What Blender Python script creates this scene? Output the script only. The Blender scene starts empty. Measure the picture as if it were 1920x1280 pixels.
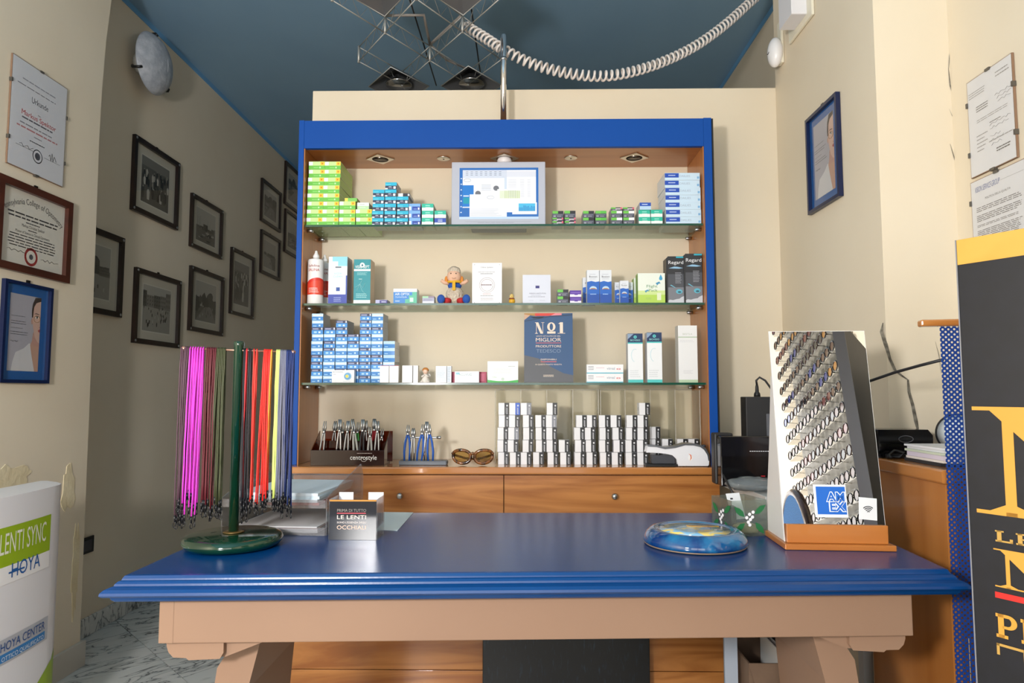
import bpy, math, random
from mathutils import Matrix, Vector
random.seed(7)
S = bpy.context.scene
COL = S.collection
PI = math.pi
# ---------------------------------------------------------------- camera
FPX = 1280.0
PITCH, YAW, EYE = math.radians(4.245), math.radians(0.9), Vector((0, 0, 1.12))
cd = bpy.data.cameras.new('camera'); cam = bpy.data.objects.new('camera', cd); COL.objects.link(cam)
cd.sensor_width = 36.0; cd.lens = 36.0*FPX/1920; cd.clip_start = 0.05; cd.clip_end = 60
cam.location = EYE; cam.rotation_euler = (PI/2+PITCH, 0, YAW)
S.camera = cam
# ---------------------------------------------------------------- world, lights, exposure
w = bpy.data.worlds.new('world'); S.world = w; w.use_nodes = True
bg = w.node_tree.nodes['Background']; bg.inputs[0].default_value = (1.0, 0.985, 0.96, 1); bg.inputs[1].default_value = 3.3
# the one flash lamp left of the camera: every cast shadow in the photograph traces back to it
fl_ = bpy.data.lights.new('flash_lamp_left_offscreen', 'POINT'); fl_.energy = 175; fl_.shadow_soft_size = 0.12; fl_.color = (1.0, 0.975, 0.95)
fo_ = bpy.data.objects.new('flash_lamp_left_offscreen', fl_); COL.objects.link(fo_); fo_.location = (-0.84, -0.45, 1.40)
vs = S.view_settings
vs.view_transform = 'Standard'; vs.look = 'None'; vs.exposure = 0.22; vs.gamma = 1.0; vs.use_curve_mapping = False
# ---------------------------------------------------------------- helpers
def ray(px, py):
    d = Vector(((px-960)/FPX, (640-py)/FPX, -1.0))
    return cam.rotation_euler.to_matrix() @ d
def at(px, py, X=None, Y=None, Z=None):           # a photo point on a real plane of the room
    d = ray(px, py)
    t = (X/d.x) if X is not None else (Y/d.y) if Y is not None else ((Z-EYE.z)/d.z)
    return EYE + d*t
def lin(c): return c/12.92 if c <= 0.04045 else ((c+0.055)/1.055)**2.4
def rgb(h): return tuple(lin(int(h[i:i+2], 16)/255) for i in (0, 2, 4)) + (1.0,)
MATS = {}
def mat(name, h=None, rough=0.5, metal=0.0, spec=0.5, coat=0.0, emit=0.0, sub=0.0):
    if name in MATS: return MATS[name]
    m = bpy.data.materials.new(name); m.use_nodes = True
    b = m.node_tree.nodes['Principled BSDF']
    c = rgb(h)
    b.inputs['Base Color'].default_value = c; b.inputs['Roughness'].default_value = rough
    b.inputs['Metallic'].default_value = metal; b.inputs['Specular IOR Level'].default_value = spec
    b.inputs['Coat Weight'].default_value = coat
    if emit: b.inputs['Emission Color'].default_value = c; b.inputs['Emission Strength'].default_value = emit
    MATS[name] = m
    return m
def nodes(m): return m.node_tree.nodes, m.node_tree.links, m.node_tree.nodes['Principled BSDF']
def noisy(name, h1, h2, scale=3.0, rough=0.6, detail=4, stretch=(1, 1, 1), bump=0.0, bscale=None, lo=0.35, hi=0.65, coat=0.0, spec=0.5, distort=0.0, metal=0.0):
    if name in MATS: return MATS[name]
    m = mat(name, h1, rough, metal, spec, coat); N, L, b = nodes(m)
    tc = N.new('ShaderNodeTexCoord'); mp = N.new('ShaderNodeMapping'); mp.inputs['Scale'].default_value = stretch
    nz = N.new('ShaderNodeTexNoise'); nz.inputs['Scale'].default_value = scale; nz.inputs['Detail'].default_value = detail; nz.inputs['Distortion'].default_value = distort
    cr = N.new('ShaderNodeValToRGB'); cr.color_ramp.elements[0].position = lo; cr.color_ramp.elements[1].position = hi
    cr.color_ramp.elements[0].color = rgb(h1); cr.color_ramp.elements[1].color = rgb(h2)
    L.new(tc.outputs['Object'], mp.inputs['Vector']); L.new(mp.outputs[0], nz.inputs['Vector']); L.new(nz.outputs[0], cr.inputs[0]); L.new(cr.outputs[0], b.inputs['Base Color'])
    if bump:
        n2 = N.new('ShaderNodeTexNoise'); n2.inputs['Scale'].default_value = bscale or scale*6; n2.inputs['Detail'].default_value = 6
        bp = N.new('ShaderNodeBump'); bp.inputs['Strength'].default_value = bump; bp.inputs['Distance'].default_value = 0.01
        L.new(mp.outputs[0], n2.inputs['Vector']); L.new(n2.outputs[0], bp.inputs['Height']); L.new(bp.outputs[0], b.inputs['Normal'])
    return m
def wood(name, h1, h2, axis='x', scale=14.0, rough=0.32, coat=0.25):
    st = {'x': (0.09, 1.3, 1.3), 'z': (1.3, 1.3, 0.09), 'y': (1.3, 0.09, 1.3)}[axis]
    return noisy(name, h1, h2, scale, rough, 5, st, 0.02, 60, 0.3, 0.7, coat, 0.5, 0.9)
def clear(name, tint='f4f8f6', refl=1.0, alpha=0.06, body='dfe6e6'):   # thin clear plastic or glass: see-through with a fresnel gloss
    if name in MATS: return MATS[name]
    m = bpy.data.materials.new(name); m.use_nodes = True; N, L = m.node_tree.nodes, m.node_tree.links
    N.clear(); out = N.new('ShaderNodeOutputMaterial')
    tr = N.new('ShaderNodeBsdfTransparent'); tr.inputs[0].default_value = rgb(tint)
    df = N.new('ShaderNodeBsdfDiffuse'); df.inputs[0].default_value = rgb(body)
    gl = N.new('ShaderNodeBsdfGlossy'); gl.inputs['Roughness'].default_value = 0.03
    fr = N.new('ShaderNodeFresnel'); fr.inputs[0].default_value = 1.45
    mu = N.new('ShaderNodeMath'); mu.operation = 'MULTIPLY'; mu.inputs[1].default_value = refl
    m1 = N.new('ShaderNodeMixShader'); m1.inputs[0].default_value = alpha
    m2 = N.new('ShaderNodeMixShader')
    L.new(tr.outputs[0], m1.inputs[1]); L.new(df.outputs[0], m1.inputs[2]); L.new(fr.outputs[0], mu.inputs[0]); L.new(mu.outputs[0], m2.inputs[0])
    L.new(m1.outputs[0], m2.inputs[1]); L.new(gl.outputs[0], m2.inputs[2]); L.new(m2.outputs[0], out.inputs[0])
    MATS[name] = m
    return m
_tc = {}
def text_geo(s, bold=0.0):
    if (s, bold) in _tc: return _tc[(s, bold)]
    c = bpy.data.curves.new('t', 'FONT'); c.body = s; c.size = 1.0; c.resolution_u = 3; c.offset = bold
    o = bpy.data.objects.new('t', c); COL.objects.link(o)
    me = bpy.data.meshes.new_from_object(o)
    vs_ = [tuple(v.co) for v in me.vertices]; fs = [tuple(p.vertices) for p in me.polygons]
    bpy.data.objects.remove(o); bpy.data.curves.remove(c); bpy.data.meshes.remove(me)
    _tc[(s, bold)] = (vs_, fs)
    return vs_, fs
class MB:
    def __init__(s): s.v = []; s.f = []; s.m = []; s.mats = []; s.sm = []
    def mi(s, m):
        if m not in s.mats: s.mats.append(m)
        return s.mats.index(m)
    def add(s, vs_, fs, m, smooth=False):
        b = len(s.v); k = s.mi(m); s.v += [tuple(v) for v in vs_]
        for f in fs: s.f.append([b+i for i in f]); s.m.append(k); s.sm.append(smooth)
        return s
    def box(s, x0, x1, y0, y1, z0, z1, m):
        return s.add([(x0,y0,z0),(x1,y0,z0),(x1,y1,z0),(x0,y1,z0),(x0,y0,z1),(x1,y0,z1),(x1,y1,z1),(x0,y1,z1)],
                     [(3,2,1,0),(4,5,6,7),(0,1,5,4),(1,2,6,5),(2,3,7,6),(3,0,4,7)], m)
    def rect(s, x0, z0, x1, z1, y, m): return s.add([(x0,y,z0),(x1,y,z0),(x1,y,z1),(x0,y,z1)], [(0,1,2,3)], m)
    def poly(s, pts, y, m): return s.add([(p[0], y, p[1]) for p in pts], [tuple(range(len(pts)))], m)
    def prism(s, pts, y0, y1, m, smooth=False):             # outline in x,z, extruded along y
        n = len(pts); ar = sum(pts[i][0]*pts[(i+1) % n][1]-pts[(i+1) % n][0]*pts[i][1] for i in range(n))
        if ar < 0: pts = pts[::-1]
        s.add([(p[0],y0,p[1]) for p in pts]+[(p[0],y1,p[1]) for p in pts], [tuple(range(n)), tuple(range(2*n-1, n-1, -1))], m)
        return s.add([(p[0],y0,p[1]) for p in pts]+[(p[0],y1,p[1]) for p in pts], [(i, i+n, (i+1) % n+n, (i+1) % n) for i in range(n)], m, smooth)
    def tube(s, pts, r, m, n=8, closed=False, caps=True):
        pts = [Vector(p) for p in pts]; k = len(pts); vs_ = []; up = None
        for i, p in enumerate(pts):
            t = (pts[(i+1) % k]-pts[i-1]) if closed else (pts[min(i+1, k-1)]-pts[max(i-1, 0)])
            t = t.normalized() if t.length > 1e-9 else Vector((0, 0, 1))
            if up is None: up = t.orthogonal().normalized()
            up = (up-t*up.dot(t)); up = up.normalized() if up.length > 1e-6 else t.orthogonal().normalized()
            sd = t.cross(up); rr = r[i] if isinstance(r, (list, tuple)) else r
            vs_ += [tuple(p+(up*math.cos(2*PI*j/n)+sd*math.sin(2*PI*j/n))*rr) for j in range(n)]
        fs = [(i*n+j, i*n+(j+1) % n, ((i+1) % k)*n+(j+1) % n, ((i+1) % k)*n+j) for i in range(k if closed else k-1) for j in range(n)]
        if caps and not closed: fs += [tuple(range(n))[::-1], tuple(range((k-1)*n, k*n))]
        return s.add(vs_, fs, m, True)
    def lathe(s, prof, m, c=(0,0,0), n=24, axis='z', sx=1, sy=1, smooth=True):
        vs_ = []
        for r, z in prof:
            for j in range(n):
                a = 2*PI*j/n; x, y = r*math.cos(a)*sx, r*math.sin(a)*sy
                vs_.append((c[0]+x, c[1]+y, c[2]+z) if axis == 'z' else (c[0]+x, c[1]-z, c[2]+y) if axis == 'y' else (c[0]+z, c[1]+x, c[2]+y))
        k = len(prof); fs = [(i*n+j, i*n+(j+1) % n, (i+1)*n+(j+1) % n, (i+1)*n+j) for i in range(k-1) for j in range(n)]
        fs += [tuple(range(n))[::-1], tuple(range((k-1)*n, k*n))]
        return s.add(vs_, fs, m, smooth)
    def ball(s, c, rx, ry, rz, m, nu=16, nv=10, jit=0.0):
        vs_ = []; 
        for i in range(nv+1):
            t = PI*i/nv
            for j in range(nu):
                a = 2*PI*j/nu; q = 1+random.uniform(-jit, jit)
                vs_.append((c[0]+rx*q*math.sin(t)*math.cos(a), c[1]+ry*q*math.sin(t)*math.sin(a), c[2]+rz*q*math.cos(t)))
        fs = [(i*nu+j, (i+1)*nu+j, (i+1)*nu+(j+1) % nu, i*nu+(j+1) % nu) for i in range(nv) for j in range(nu)]
        return s.add(vs_, fs, m, True)
    def text(s, st, x, z, h, m, y=-0.0006, w=None, align='c', slant=0.0, bold=0.0):
        vs_, fs = text_geo(st, bold)
        if not vs_: return s
        xs = [v[0] for v in vs_]; x0, x1 = min(xs), max(xs); sc = h/0.72
        sx = (w/(x1-x0)) if w else sc
        off = {'c': -(x0+x1)/2, 'l': -x0, 'r': -x1}[align]
        return s.add([(x+(v[0]+off)*sx+slant*v[1]*sc, y, z+v[1]*sc) for v in vs_], fs, m)
    def lines(s, x0, x1, z0, z1, n, m, y=-0.0006, fill=0.45, ragged=0.15, center=False):      # rows of print too small to read
        st = (z1-z0)/n
        for i in range(n):
            r = random.uniform(0, ragged)*(x1-x0); a, b = (x0+r/2, x1-r/2) if center else (x0, x1-r)
            z = z1-(i+0.5)*st; xx = a
            while xx < b-0.0015:
                e = min(b, xx+random.uniform(0.06, 0.2)*(x1-x0)); s.rect(xx, z-st*fill/2, e, z+st*fill/2, y, m); xx = e+0.02*(x1-x0)
        return s
    def mesh(s, name):
        me = bpy.data.meshes.new(name); me.from_pydata(s.v, [], s.f)
        for m in s.mats: me.materials.append(m)
        me.polygons.foreach_set('material_index', s.m); me.polygons.foreach_set('use_smooth', s.sm); me.update()
        return me
    def build(s, name, parent=None, origin=None, bevel=0, T=None, **tg):
        if origin is not None: s.v = [(v[0]-origin[0], v[1]-origin[1], v[2]-origin[2]) for v in s.v]
        if T is not None: s.v = [tuple(T @ Vector(v)) for v in s.v]
        o = bpy.data.objects.new(name, s.mesh(name)); COL.objects.link(o)
        if parent: o.parent = parent
        elif origin is not None: o.location = origin
        if bevel:
            b = o.modifiers.new('bevel', 'BEVEL'); b.width = bevel; b.segments = 2; b.limit_method = 'ANGLE'; b.angle_limit = 0.7
        tag(o, **tg)
        return o
def tag(o, label=None, cat=None, group=None, kind=None):
    if label: o['label'] = label
    if cat: o['category'] = cat
    if group: o['group'] = group
    if kind: o['kind'] = kind
    return o
def thing(name, loc, rz=0.0, label=None, cat=None, group=None, rx=0.0):
    o = bpy.data.objects.new(name, None); COL.objects.link(o); o.location = loc; o.rotation_euler = (rx, 0, rz); o.empty_display_size = 0.05
    return tag(o, label, cat, group)
def put(me, name, loc, rz=0.0, parent=None, rx=0.0, **tg):
    o = bpy.data.objects.new(name, me); COL.objects.link(o); o.location = loc; o.rotation_euler = (rx, 0, rz)
    if parent: o.parent = parent
    return tag(o, **tg)
def ell(cx, cz, rx, rz, n=20, a0=0, a1=2*PI):
    return [(cx+rx*math.cos(a0+(a1-a0)*i/(n-(0 if a1-a0 >= 2*PI-1e-6 else 1))), cz+rz*math.sin(a0+(a1-a0)*i/(n-(0 if a1-a0 >= 2*PI-1e-6 else 1)))) for i in range(n)]
# flat colours
P = lambda h, r=0.45: mat('paint_'+h+('' if r == 0.45 else '_%d' % int(r*100)), h, r)
WHITE = P('f2f2f0'); BLACK = P('141416'); INK = P('3a3a40')
# ================================================================ STRUCTURE
CREAM = noisy('wall_paint', 'e0d2ba', 'e6dac4', 1.3, 0.75, 5, bump=0.10, bscale=18)
CREAMB = CREAM
BLUEC = noisy('ceiling_paint', '85a9c6', '8cb0cb', 1.6, 0.7, 5, bump=0.08, bscale=10)
PEEL = noisy('peeling_paint', 'dccba4', 'e4d6b4', 9, 0.9, 6, bump=0.35, bscale=40)
XL, XP, XR, XN = -2.02, -1.82, 1.30, 1.075     # left wall, left front wall, right wall, right pillar
ZC, YFAR, YNEAR = 3.12, 6.6, -2.8
def struct(mb, name, parent=None, label=None, **k):
    o = mb.build(name, parent, **k)
    if not parent: o['kind'] = 'structure'
    if label: o['label'] = label
    return o
# floor slab and marble tiles laid on the diagonal
GROUT = mat('grout', '6f6c68', 0.8)
fl = struct(MB().box(-2.3, 2.3, YNEAR, YFAR+.1, -0.08, -0.004, GROUT), 'floor', label='grey veined white marble tiles laid on the diagonal')
def marble():
    m = mat('marble', 'd8d8d4', 0.22); N, L, b = nodes(m)
    tc = N.new('ShaderNodeTexCoord'); ob = N.new('ShaderNodeObjectInfo'); ad = N.new('ShaderNodeVectorMath'); ad.operation = 'ADD'
    sc = N.new('ShaderNodeVectorMath'); sc.operation = 'SCALE'; sc.inputs['Scale'].default_value = 37.0
    cx = N.new('ShaderNodeCombineXYZ')
    L.new(ob.outputs['Random'], cx.inputs[0]); L.new(ob.outputs['Random'], cx.inputs[1]); L.new(cx.outputs[0], sc.inputs[0])
    L.new(tc.outputs['Object'], ad.inputs[0]); L.new(sc.outputs[0], ad.inputs[1])
    mp = N.new('ShaderNodeMapping'); mp.inputs['Scale'].default_value = (1.0, 2.6, 1.0); L.new(ad.outputs[0], mp.inputs[0])
    nz = N.new('ShaderNodeTexNoise'); nz.inputs['Scale'].default_value = 3.6; nz.inputs['Detail'].default_value = 7; nz.inputs['Distortion'].default_value = 1.6
    L.new(mp.outputs[0], nz.inputs['Vector'])
    cr = N.new('ShaderNodeValToRGB'); e = cr.color_ramp.elements
    e[0].position = 0.43; e[0].color = rgb('d6d8d5'); e[1].position = 0.60; e[1].color = rgb('dcdcd8')
    for p_, h in ((0.485, 'b9bcba'), (0.50, '55575a'), (0.512, 'a9acab'), (0.53, 'd3d4d1')):
        k = e.new(p_); k.color = rgb(h)
    L.new(nz.outputs[0], cr.inputs[0]); L.new(cr.outputs[0], b.inputs['Base Color'])
    return m
TS = 0.40; tm = MB().box(-TS/2+.0015, TS/2-.0015, -TS/2+.0015, TS/2-.0015, -0.004, 0.0, marble()).mesh('tile')
ntile = 0
for i in range(-30, 30):
    for j in range(-30, 30):
        x = (i-j)*TS/math.sqrt(2)-0.10; y = (i+j)*TS/math.sqrt(2)+2.93
        if -2.3 < x < 1.5 and 1.2 < y < 5.2 and ntile < 290:
            put(tm, 'tile', (x, y, 0), PI/4, fl); ntile += 1
# ceiling
struct(MB().box(-2.3, 2.3, YNEAR, YFAR+.1, ZC, ZC+0.08, BLUEC), 'ceiling', label='pale blue painted ceiling')
# left wall with bright blue border at the ceiling
wl = struct(MB().box(XL-.12, XL, 2.6, YFAR, 0, ZC, CREAM), 'wall_left')
struct(MB().box(XL, XL+.004, 2.6, YFAR, ZC-.03, ZC, P('6fa9d8', .6)), 'trim_1', label='bright blue painted border where wall meets ceiling')
struct(MB().box(XL, XL+.014, 2.9, YFAR, 0, 0.085, marble()), 'baseboard_left', bevel=.002)
# left front wall ending in an arch
edge = [(2.86, 0.0), (2.855, 0.6), (2.85, 1.2), (2.84, 1.9), (2.835, 2.2), (2.838, 2.4), (2.852, 2.65), (2.876, 2.85), (2.93, 3.0), (3.02, ZC)]
mb = MB(); outl = [(YNEAR, 0)]+edge+[(YNEAR, ZC)]
mb.prism(outl, -XP, -XP+.46, CREAM)
mb.v = [(-v[1], v[0], v[2]) for v in mb.v]; mb.f = [f[::-1] for f in mb.f]
wp = struct(mb, 'wall_left_front', label='cream wall with diplomas, ending in an arch edge')
struct(MB().box(XP-.02, XP+.016, 0.3, 2.876, 0, 0.10, mat('baseboard_stone', 'c9c3b8', .4)), 'baseboard_left_front', bevel=.002)
# peeling plaster patches, thin flakes lying on the wall
def patch(name, cy, cz, ry, rz, seed, parent):
    random.seed(seed); pts = []
    for i in range(26):
        a = 2*PI*i/26; q = random.uniform(.62, 1.05); pts.append((cy+ry*q*math.cos(a), cz+rz*q*math.sin(a)))
    b = MB().prism(pts, -XP-.0025, -XP, PEEL); b.v = [(-v[1], v[0], v[2]) for v in b.v]; b.f = [f[::-1] for f in b.f]
    b.build(name, parent)
for k, (px, py, ry, rz) in enumerate(((15, 895, .14, .05), (128, 915, .05, .10), (140, 1070, .025, .2))):
    q = at(px, py, X=XP); patch('paint_flake', q.y, q.z, ry, rz, k+3, wp)
random.seed(11)
# partition behind the cabinet, right pillar, right walls
struct(MB().box(-.90, XN+.02, 2.83, 2.93, 0, 2.41, CREAMB), 'wall_back', label='cream partition that stops below the ceiling', bevel=.003)
wpil = struct(MB().box(XN, XR+.15, 2.03, 2.83, 0, ZC, CREAM), 'wall_right_pillar')
wr = struct(MB().box(XR, XR+.15, YNEAR, 2.03, 0, ZC, CREAM), 'wall_right_front')
struct(MB().box(XR, XR+.15, 2.83, YFAR, 0, ZC, CREAM), 'wall_right')
struct(MB().box(XR-.004, XR, 2.83, YFAR, ZC-.03, ZC, P('6fa9d8', .6)), 'trim_2')
struct(MB().box(-2.3, 2.3, YFAR, YFAR+.1, 0, ZC, CREAM), 'wall_far')
# shop front behind the camera: wall with a wide window opening
mb = MB(); WF = CREAM
mb.box(-2.3, -1.5, YNEAR-.15, YNEAR, 0, ZC, WF).box(1.0, 1.6, YNEAR-.15, YNEAR, 0, ZC, WF).box(-1.5, 1.0, YNEAR-.15, YNEAR, 2.5, ZC, WF).box(-1.5, 1.0, YNEAR-.15, YNEAR, 0, .35, WF)
struct(mb, 'wall_front')
win = struct(MB().box(-1.5, -1.44, YNEAR-.1, YNEAR-.04, .35, 2.5, INK).box(.94, 1.0, YNEAR-.1, YNEAR-.04, .35, 2.5, INK).box(-1.44, .94, YNEAR-.1, YNEAR-.04, 2.44, 2.5, INK).box(-1.44, .94, YNEAR-.1, YNEAR-.04, .35, .41, INK).box(-.28, -.22, YNEAR-.1, YNEAR-.04, .41, 2.44, INK), 'window_1', label='dark framed shop window')
# cracks in the plaster of the pillar
def crack(name, pts, wd, parent, Y=2.03):
    L_, R_ = [], []
    for i, (px, py) in enumerate(pts):
        q = at(px, py, Y=Y); ww = wd*random.uniform(.4, 1.3)*(0.25 if i in (0, len(pts)-1) else 1)
        L_.append((q.x-ww/2, q.z)); R_.append((q.x+ww/2, q.z))
    b = MB()
    for i in range(len(pts)-1): b.add([(L_[i][0], Y-.0015, L_[i][1]), (R_[i][0], Y-.0015, R_[i][1]), (R_[i+1][0], Y-.0015, R_[i+1][1]), (L_[i+1][0], Y-.0015, L_[i+1][1])], [(0, 1, 2, 3)], CRK)
    b.build(name, parent)
CRK = noisy('crack_plaster', '4b453c', '8d877a', 60, 0.9, 4)
crack('plaster_crack', [(1655, 605), (1652, 622), (1660, 645), (1668, 672), (1678, 694), (1690, 704), (1702, 712), (1704, 735), (1711, 760), (1717, 790), (1722, 812), (1730, 838)], .010, wpil)
crack('plaster_crack', [(1779, 0), (1780, 40), (1781, 90), (1778, 130), (1781, 160), (1790, 195)], .003, wpil)
crack('plaster_crack', [(1781, 270), (1790, 300), (1799, 330), (1803, 370), (1807, 410), (1810, 445)], .0035, wpil)
crack('plaster_crack', [(1779, 204), (1784, 216), (1794, 232)], .002, wpil)
crack('plaster_crack', [(1753, 640), (1760, 665), (1764, 700)], .002, wpil)
# ================================================================ DESK
BLUE = noisy('blue_lacquer', '00376f', '003b75', 3, 0.27, 3, spec=.5, bump=.02, bscale=120)
BEIGE = noisy('beige_lacquer', '8b6e5a', '91745f', 2, 0.45, 3)
ZD = 0.76
DQ = [(-.780, 1.372), (.862, 1.446), (.905, 2.085), (-.775, 2.068)]
desk = thing('reception_desk', (0.05, 1.72, 0), 0, 'large blue topped reception desk with moulded edge and beige apron', 'desk')
DO = (0.05, 1.72, 0)
def offs(poly, d):
    n = len(poly); out = []
    for i in range(n):
        p0, p1, p2 = Vector(poly[i-1]), Vector(poly[i]), Vector(poly[(i+1) % n])
        a = (p1-p0).normalized(); b = (p2-p1).normalized(); na = Vector((a.y, -a.x)); nb = Vector((b.y, -b.x)); k = (na+nb).normalized()
        out.append(tuple(p1+k*(d/max(.3, k.dot(na)))))
    return out
prof = [(0, 0), (.006, -.001), (.009, -.006), (.010, -.009), (.014, -.010), (.018, -.014), (.019, -.018), (.023, -.019), (.031, -.022), (.036, -.027), (.037, -.032), (.033, -.036), (.024, -.038), (.021, -.044), (.017, -.048), (-.03, -.048)]
rings = [[(x, y, ZD+dz) for x, y in offs(DQ, d)] for d, dz in prof]
mb = MB(); vs_ = [p for r in rings for p in r]
mb.add(vs_, [(0, 1, 2, 3)]+[(i*4+(j+1) % 4, i*4+j, (i+1)*4+j, (i+1)*4+(j+1) % 4) for i in range(len(rings)-1) for j in range(4)]+[tuple(len(vs_)-4+k for k in (3, 2, 1, 0))], BLUE)
mb.build('desktop', desk, DO)
AQ = offs(DQ, -.045); AQ[0] = (-.725, 1.385); AQ[1] = (.80, 1.452)
def slab(q0, q1, th, z0, z1, m):
    a, b = Vector(q0), Vector(q1); d = (b-a).normalized(); n_ = Vector((-d.y, d.x))*th
    pts = [a, b, b+n_, a+n_]; o = MB(); o.add([(p.x, p.y, z) for z in (z0, z1) for p in pts], [(3,2,1,0),(4,5,6,7),(0,1,5,4),(1,2,6,5),(2,3,7,6),(3,0,4,7)], m); return o
for nm, i in (('apron', 0), ('apron', 1), ('apron', 2), ('apron', 3)):
    slab(AQ[i], AQ[(i+1) % 4], .03, .622, .714, BEIGE).build(nm, desk, DO, bevel=.002)
for sgn, xo, y0 in ((-1, -.715, 1.40), (1, .79, 1.465)):
    X = lambda d: xo-sgn*d
    # scroll bracket below the apron
    pts = [(X(0), .621), (X(.115), .621), (X(.115), .600), (X(.108), .588), (X(.045), .585), (X(.040), .589), (X(.014), .590), (X(.004), .600), (X(0), .612)]
    MB().prism(pts, y0, y0+.06, BEIGE).build('scroll_bracket', desk, DO, bevel=.003)
    pts = [(X(.10), .621), (X(.20), .621), (X(.115), .588), (X(.10), .588)]
    MB().prism(pts, y0+.012, y0+.055, BEIGE).build('brace', desk, DO, bevel=.002)
    # curved slab leg with foot
    pts = [(X(.125), .6215), (X(.10), .585), (X(.075), .545), (X(.066), .48), (X(.062), .30), (X(.05), .12), (X(.02), .03), (X(.02), 0), (X(.16), 0), (X(.16), .04), (X(.135), .15), (X(.128), .35), (X(.140), .5), (X(.170), .6215)]
    MB().prism(pts, y0+.065, y0+.36, BEIGE, ).build('leg', desk, DO, bevel=.003)
# ================================================================ DISPLAY CABINET
BCAB = noisy('blue_cabinet_paint', '04469a', '05499e', 2, 0.5, 3, spec=.25)
WDI = wood('wood_lining', 'a5652f', 'b4743c', 'z')
WDX = noisy('wood_front', '935725', 'b97b40', 7, .32, 6, (.16, 1.6, 1.6), .02, 60, .36, .62, .25, .5, 2.2)
WDS = wood('wood_soffit', 'a2602a', 'b2703a', 'x', 10)
CHROME = mat('chrome', 'd0d0d2', .12, 1.0)
STEEL = mat('brushed_steel', 'b4b6b8', .3, 1.0)
YF, YB = 2.58, 2.829
CX0, CX1 = -.871, .730
CO = (-.07, 2.7, .847)
cab = thing('display_cabinet', CO, 0, 'tall open display cabinet with blue frame and wood lined interior', 'cabinet')
ZT = 2.178
for x0, x1, li in ((CX0, CX0+.0205, CX0+.0207), (CX1-.0305, CX1, CX1-.0347)):
    MB().box(x0, x1, YF, YB, .8475, ZT, BCAB).build('side_panel', cab, CO, bevel=.001)
    MB().box(li, li+.004, YF+.004, YB, .8475, 2.066, WDI).build('side_lining', cab, CO)
IX0, IX1 = CX0+.0252, CX1-.0352
MB().box(CX0+.0208, CX1-.0308, YF, YF+.02, 2.066, ZT-.002, BCAB).build('fascia', cab, CO, bevel=.001)
MB().box(CX0+.0208, CX1-.0308, YF+.0205, YB, 2.067, 2.085, WDS).build('soffit', cab, CO)
MB().box(CX0+.0208, CX1-.0308, YF+.0205, YB, ZT-.02, ZT-.003, WDS).build('top_board', cab, CO)
MB().box(CX1+.0005, CX1+.006, YF-.002, YB, .8475, ZT-.004, BLACK).build('edge_strip', cab, CO)
# spotlights in the soffit
RIM = mat('satin_nickel', 'cfc8bb', .3, .9)
def spot(px, bulb):
    q = at(px, 297, Z=2.067); c = (q.x, 2.705, 2.067)
    mb = MB(); r = .058
    sq = [(r, 0), (0, r), (-r, 0), (0, -r)]; n = 24
    ring = [(.033*math.cos(2*PI*i/n), .033*math.sin(2*PI*i/n)) for i in range(n)]
    def onsq(a): k = r/(abs(math.cos(a))+abs(math.sin(a))); return (k*math.cos(a), k*math.sin(a))
    out = [onsq(2*PI*i/n) for i in range(n)]
    for z0 in (-.004,):
        vs2 = [(c[0]+p[0], c[1]+p[1], c[2]+z0) for p in out+ring]+[(c[0]+p[0], c[1]+p[1], c[2]-.0003) for p in out]
        mb.add(vs2, [(n+i, n+(i+1) % n, (i+1) % n, i) for i in range(n)]+[(i, (i+1) % n, 2*n+(i+1) % n, 2*n+i) for i in range(n)], RIM)
    s_ = mb.build('spotlight', cab, CO)
    m2 = MB()
    if bulb: m2.lathe([(.026, -.0005), (.030, -.012), (.028, -.026), (.014, -.033), (.002, -.034)], mat('opal_glass', 'e9e6ea', .2), c=(c[0], c[1], c[2]), n=20).build('bulb', s_, CO)
    else: m2.lathe([(.0325, -.0035), (.03, -.0022), (.018, -.0012), (.004, -.0009)], mat('dark_reflector', '57504a', .15, .9), c=(c[0], c[1], c[2]), n=20).build('reflector', s_, CO)
for px, b in ((713, 0), (946, 1), (1188, 0)): spot(px, b)
for px in (832, 1070):
    q = at(px, 297, Z=2.067); MB().lathe([(.025, -.0003), (.027, -.002), (.024, -.004), (.005, -.0042)], RIM, c=(q.x, 2.705, 2.067), n=20).lathe([(.004, -.0042), (.003, -.0055)], BLACK, c=(q.x, 2.705, 2.067), n=8).build('round_cap', cab, CO)
# glass shelves and their clips
GL = clear('shelf_glass', 'f3f8f5', .25, .02, 'b8cfc4'); GE = mat('glass_edge_green', '0b4b3a', .15, 0, .8)
SZ = [1.768, 1.461, 1.156]
for k, (z, lab) in enumerate(zip(SZ, ('top green edged glass shelf under the monitor', 'middle green edged glass shelf under the plush sheep', 'lowest green edged glass shelf under the dark blue sign'))):
    g = thing('glass_shelf', (-.07, 2.7, z-.008), 0, lab, 'shelf', 'glass shelves of the display cabinet'); o_ = (-.07, 2.7, z-.008)
    MB().box(IX0+.001, IX1-.001, YF+.022, YB-.003, z-.008, z, GL).build('pane', g, o_)
    MB().box(IX0+.001, IX1-.001, YF+.019, YF+.0215, z-.008, z, GE).build('polished_edge', g, o_)
    for x0, sg in ((IX0, 1), (IX1, -1)):
        for yy in (YF+.05, YB-.045):
            MB().lathe([(.007, 0), (.007, sg*.022), (.004, sg*.024)], STEEL, c=(x0, yy, z-.0165), n=12, axis='x').lathe([(.004, 0), (.004, .0005)], STEEL, c=(x0+sg*.012, yy, z-.0090), n=8).build('shelf_clip', cab, CO)
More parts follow.
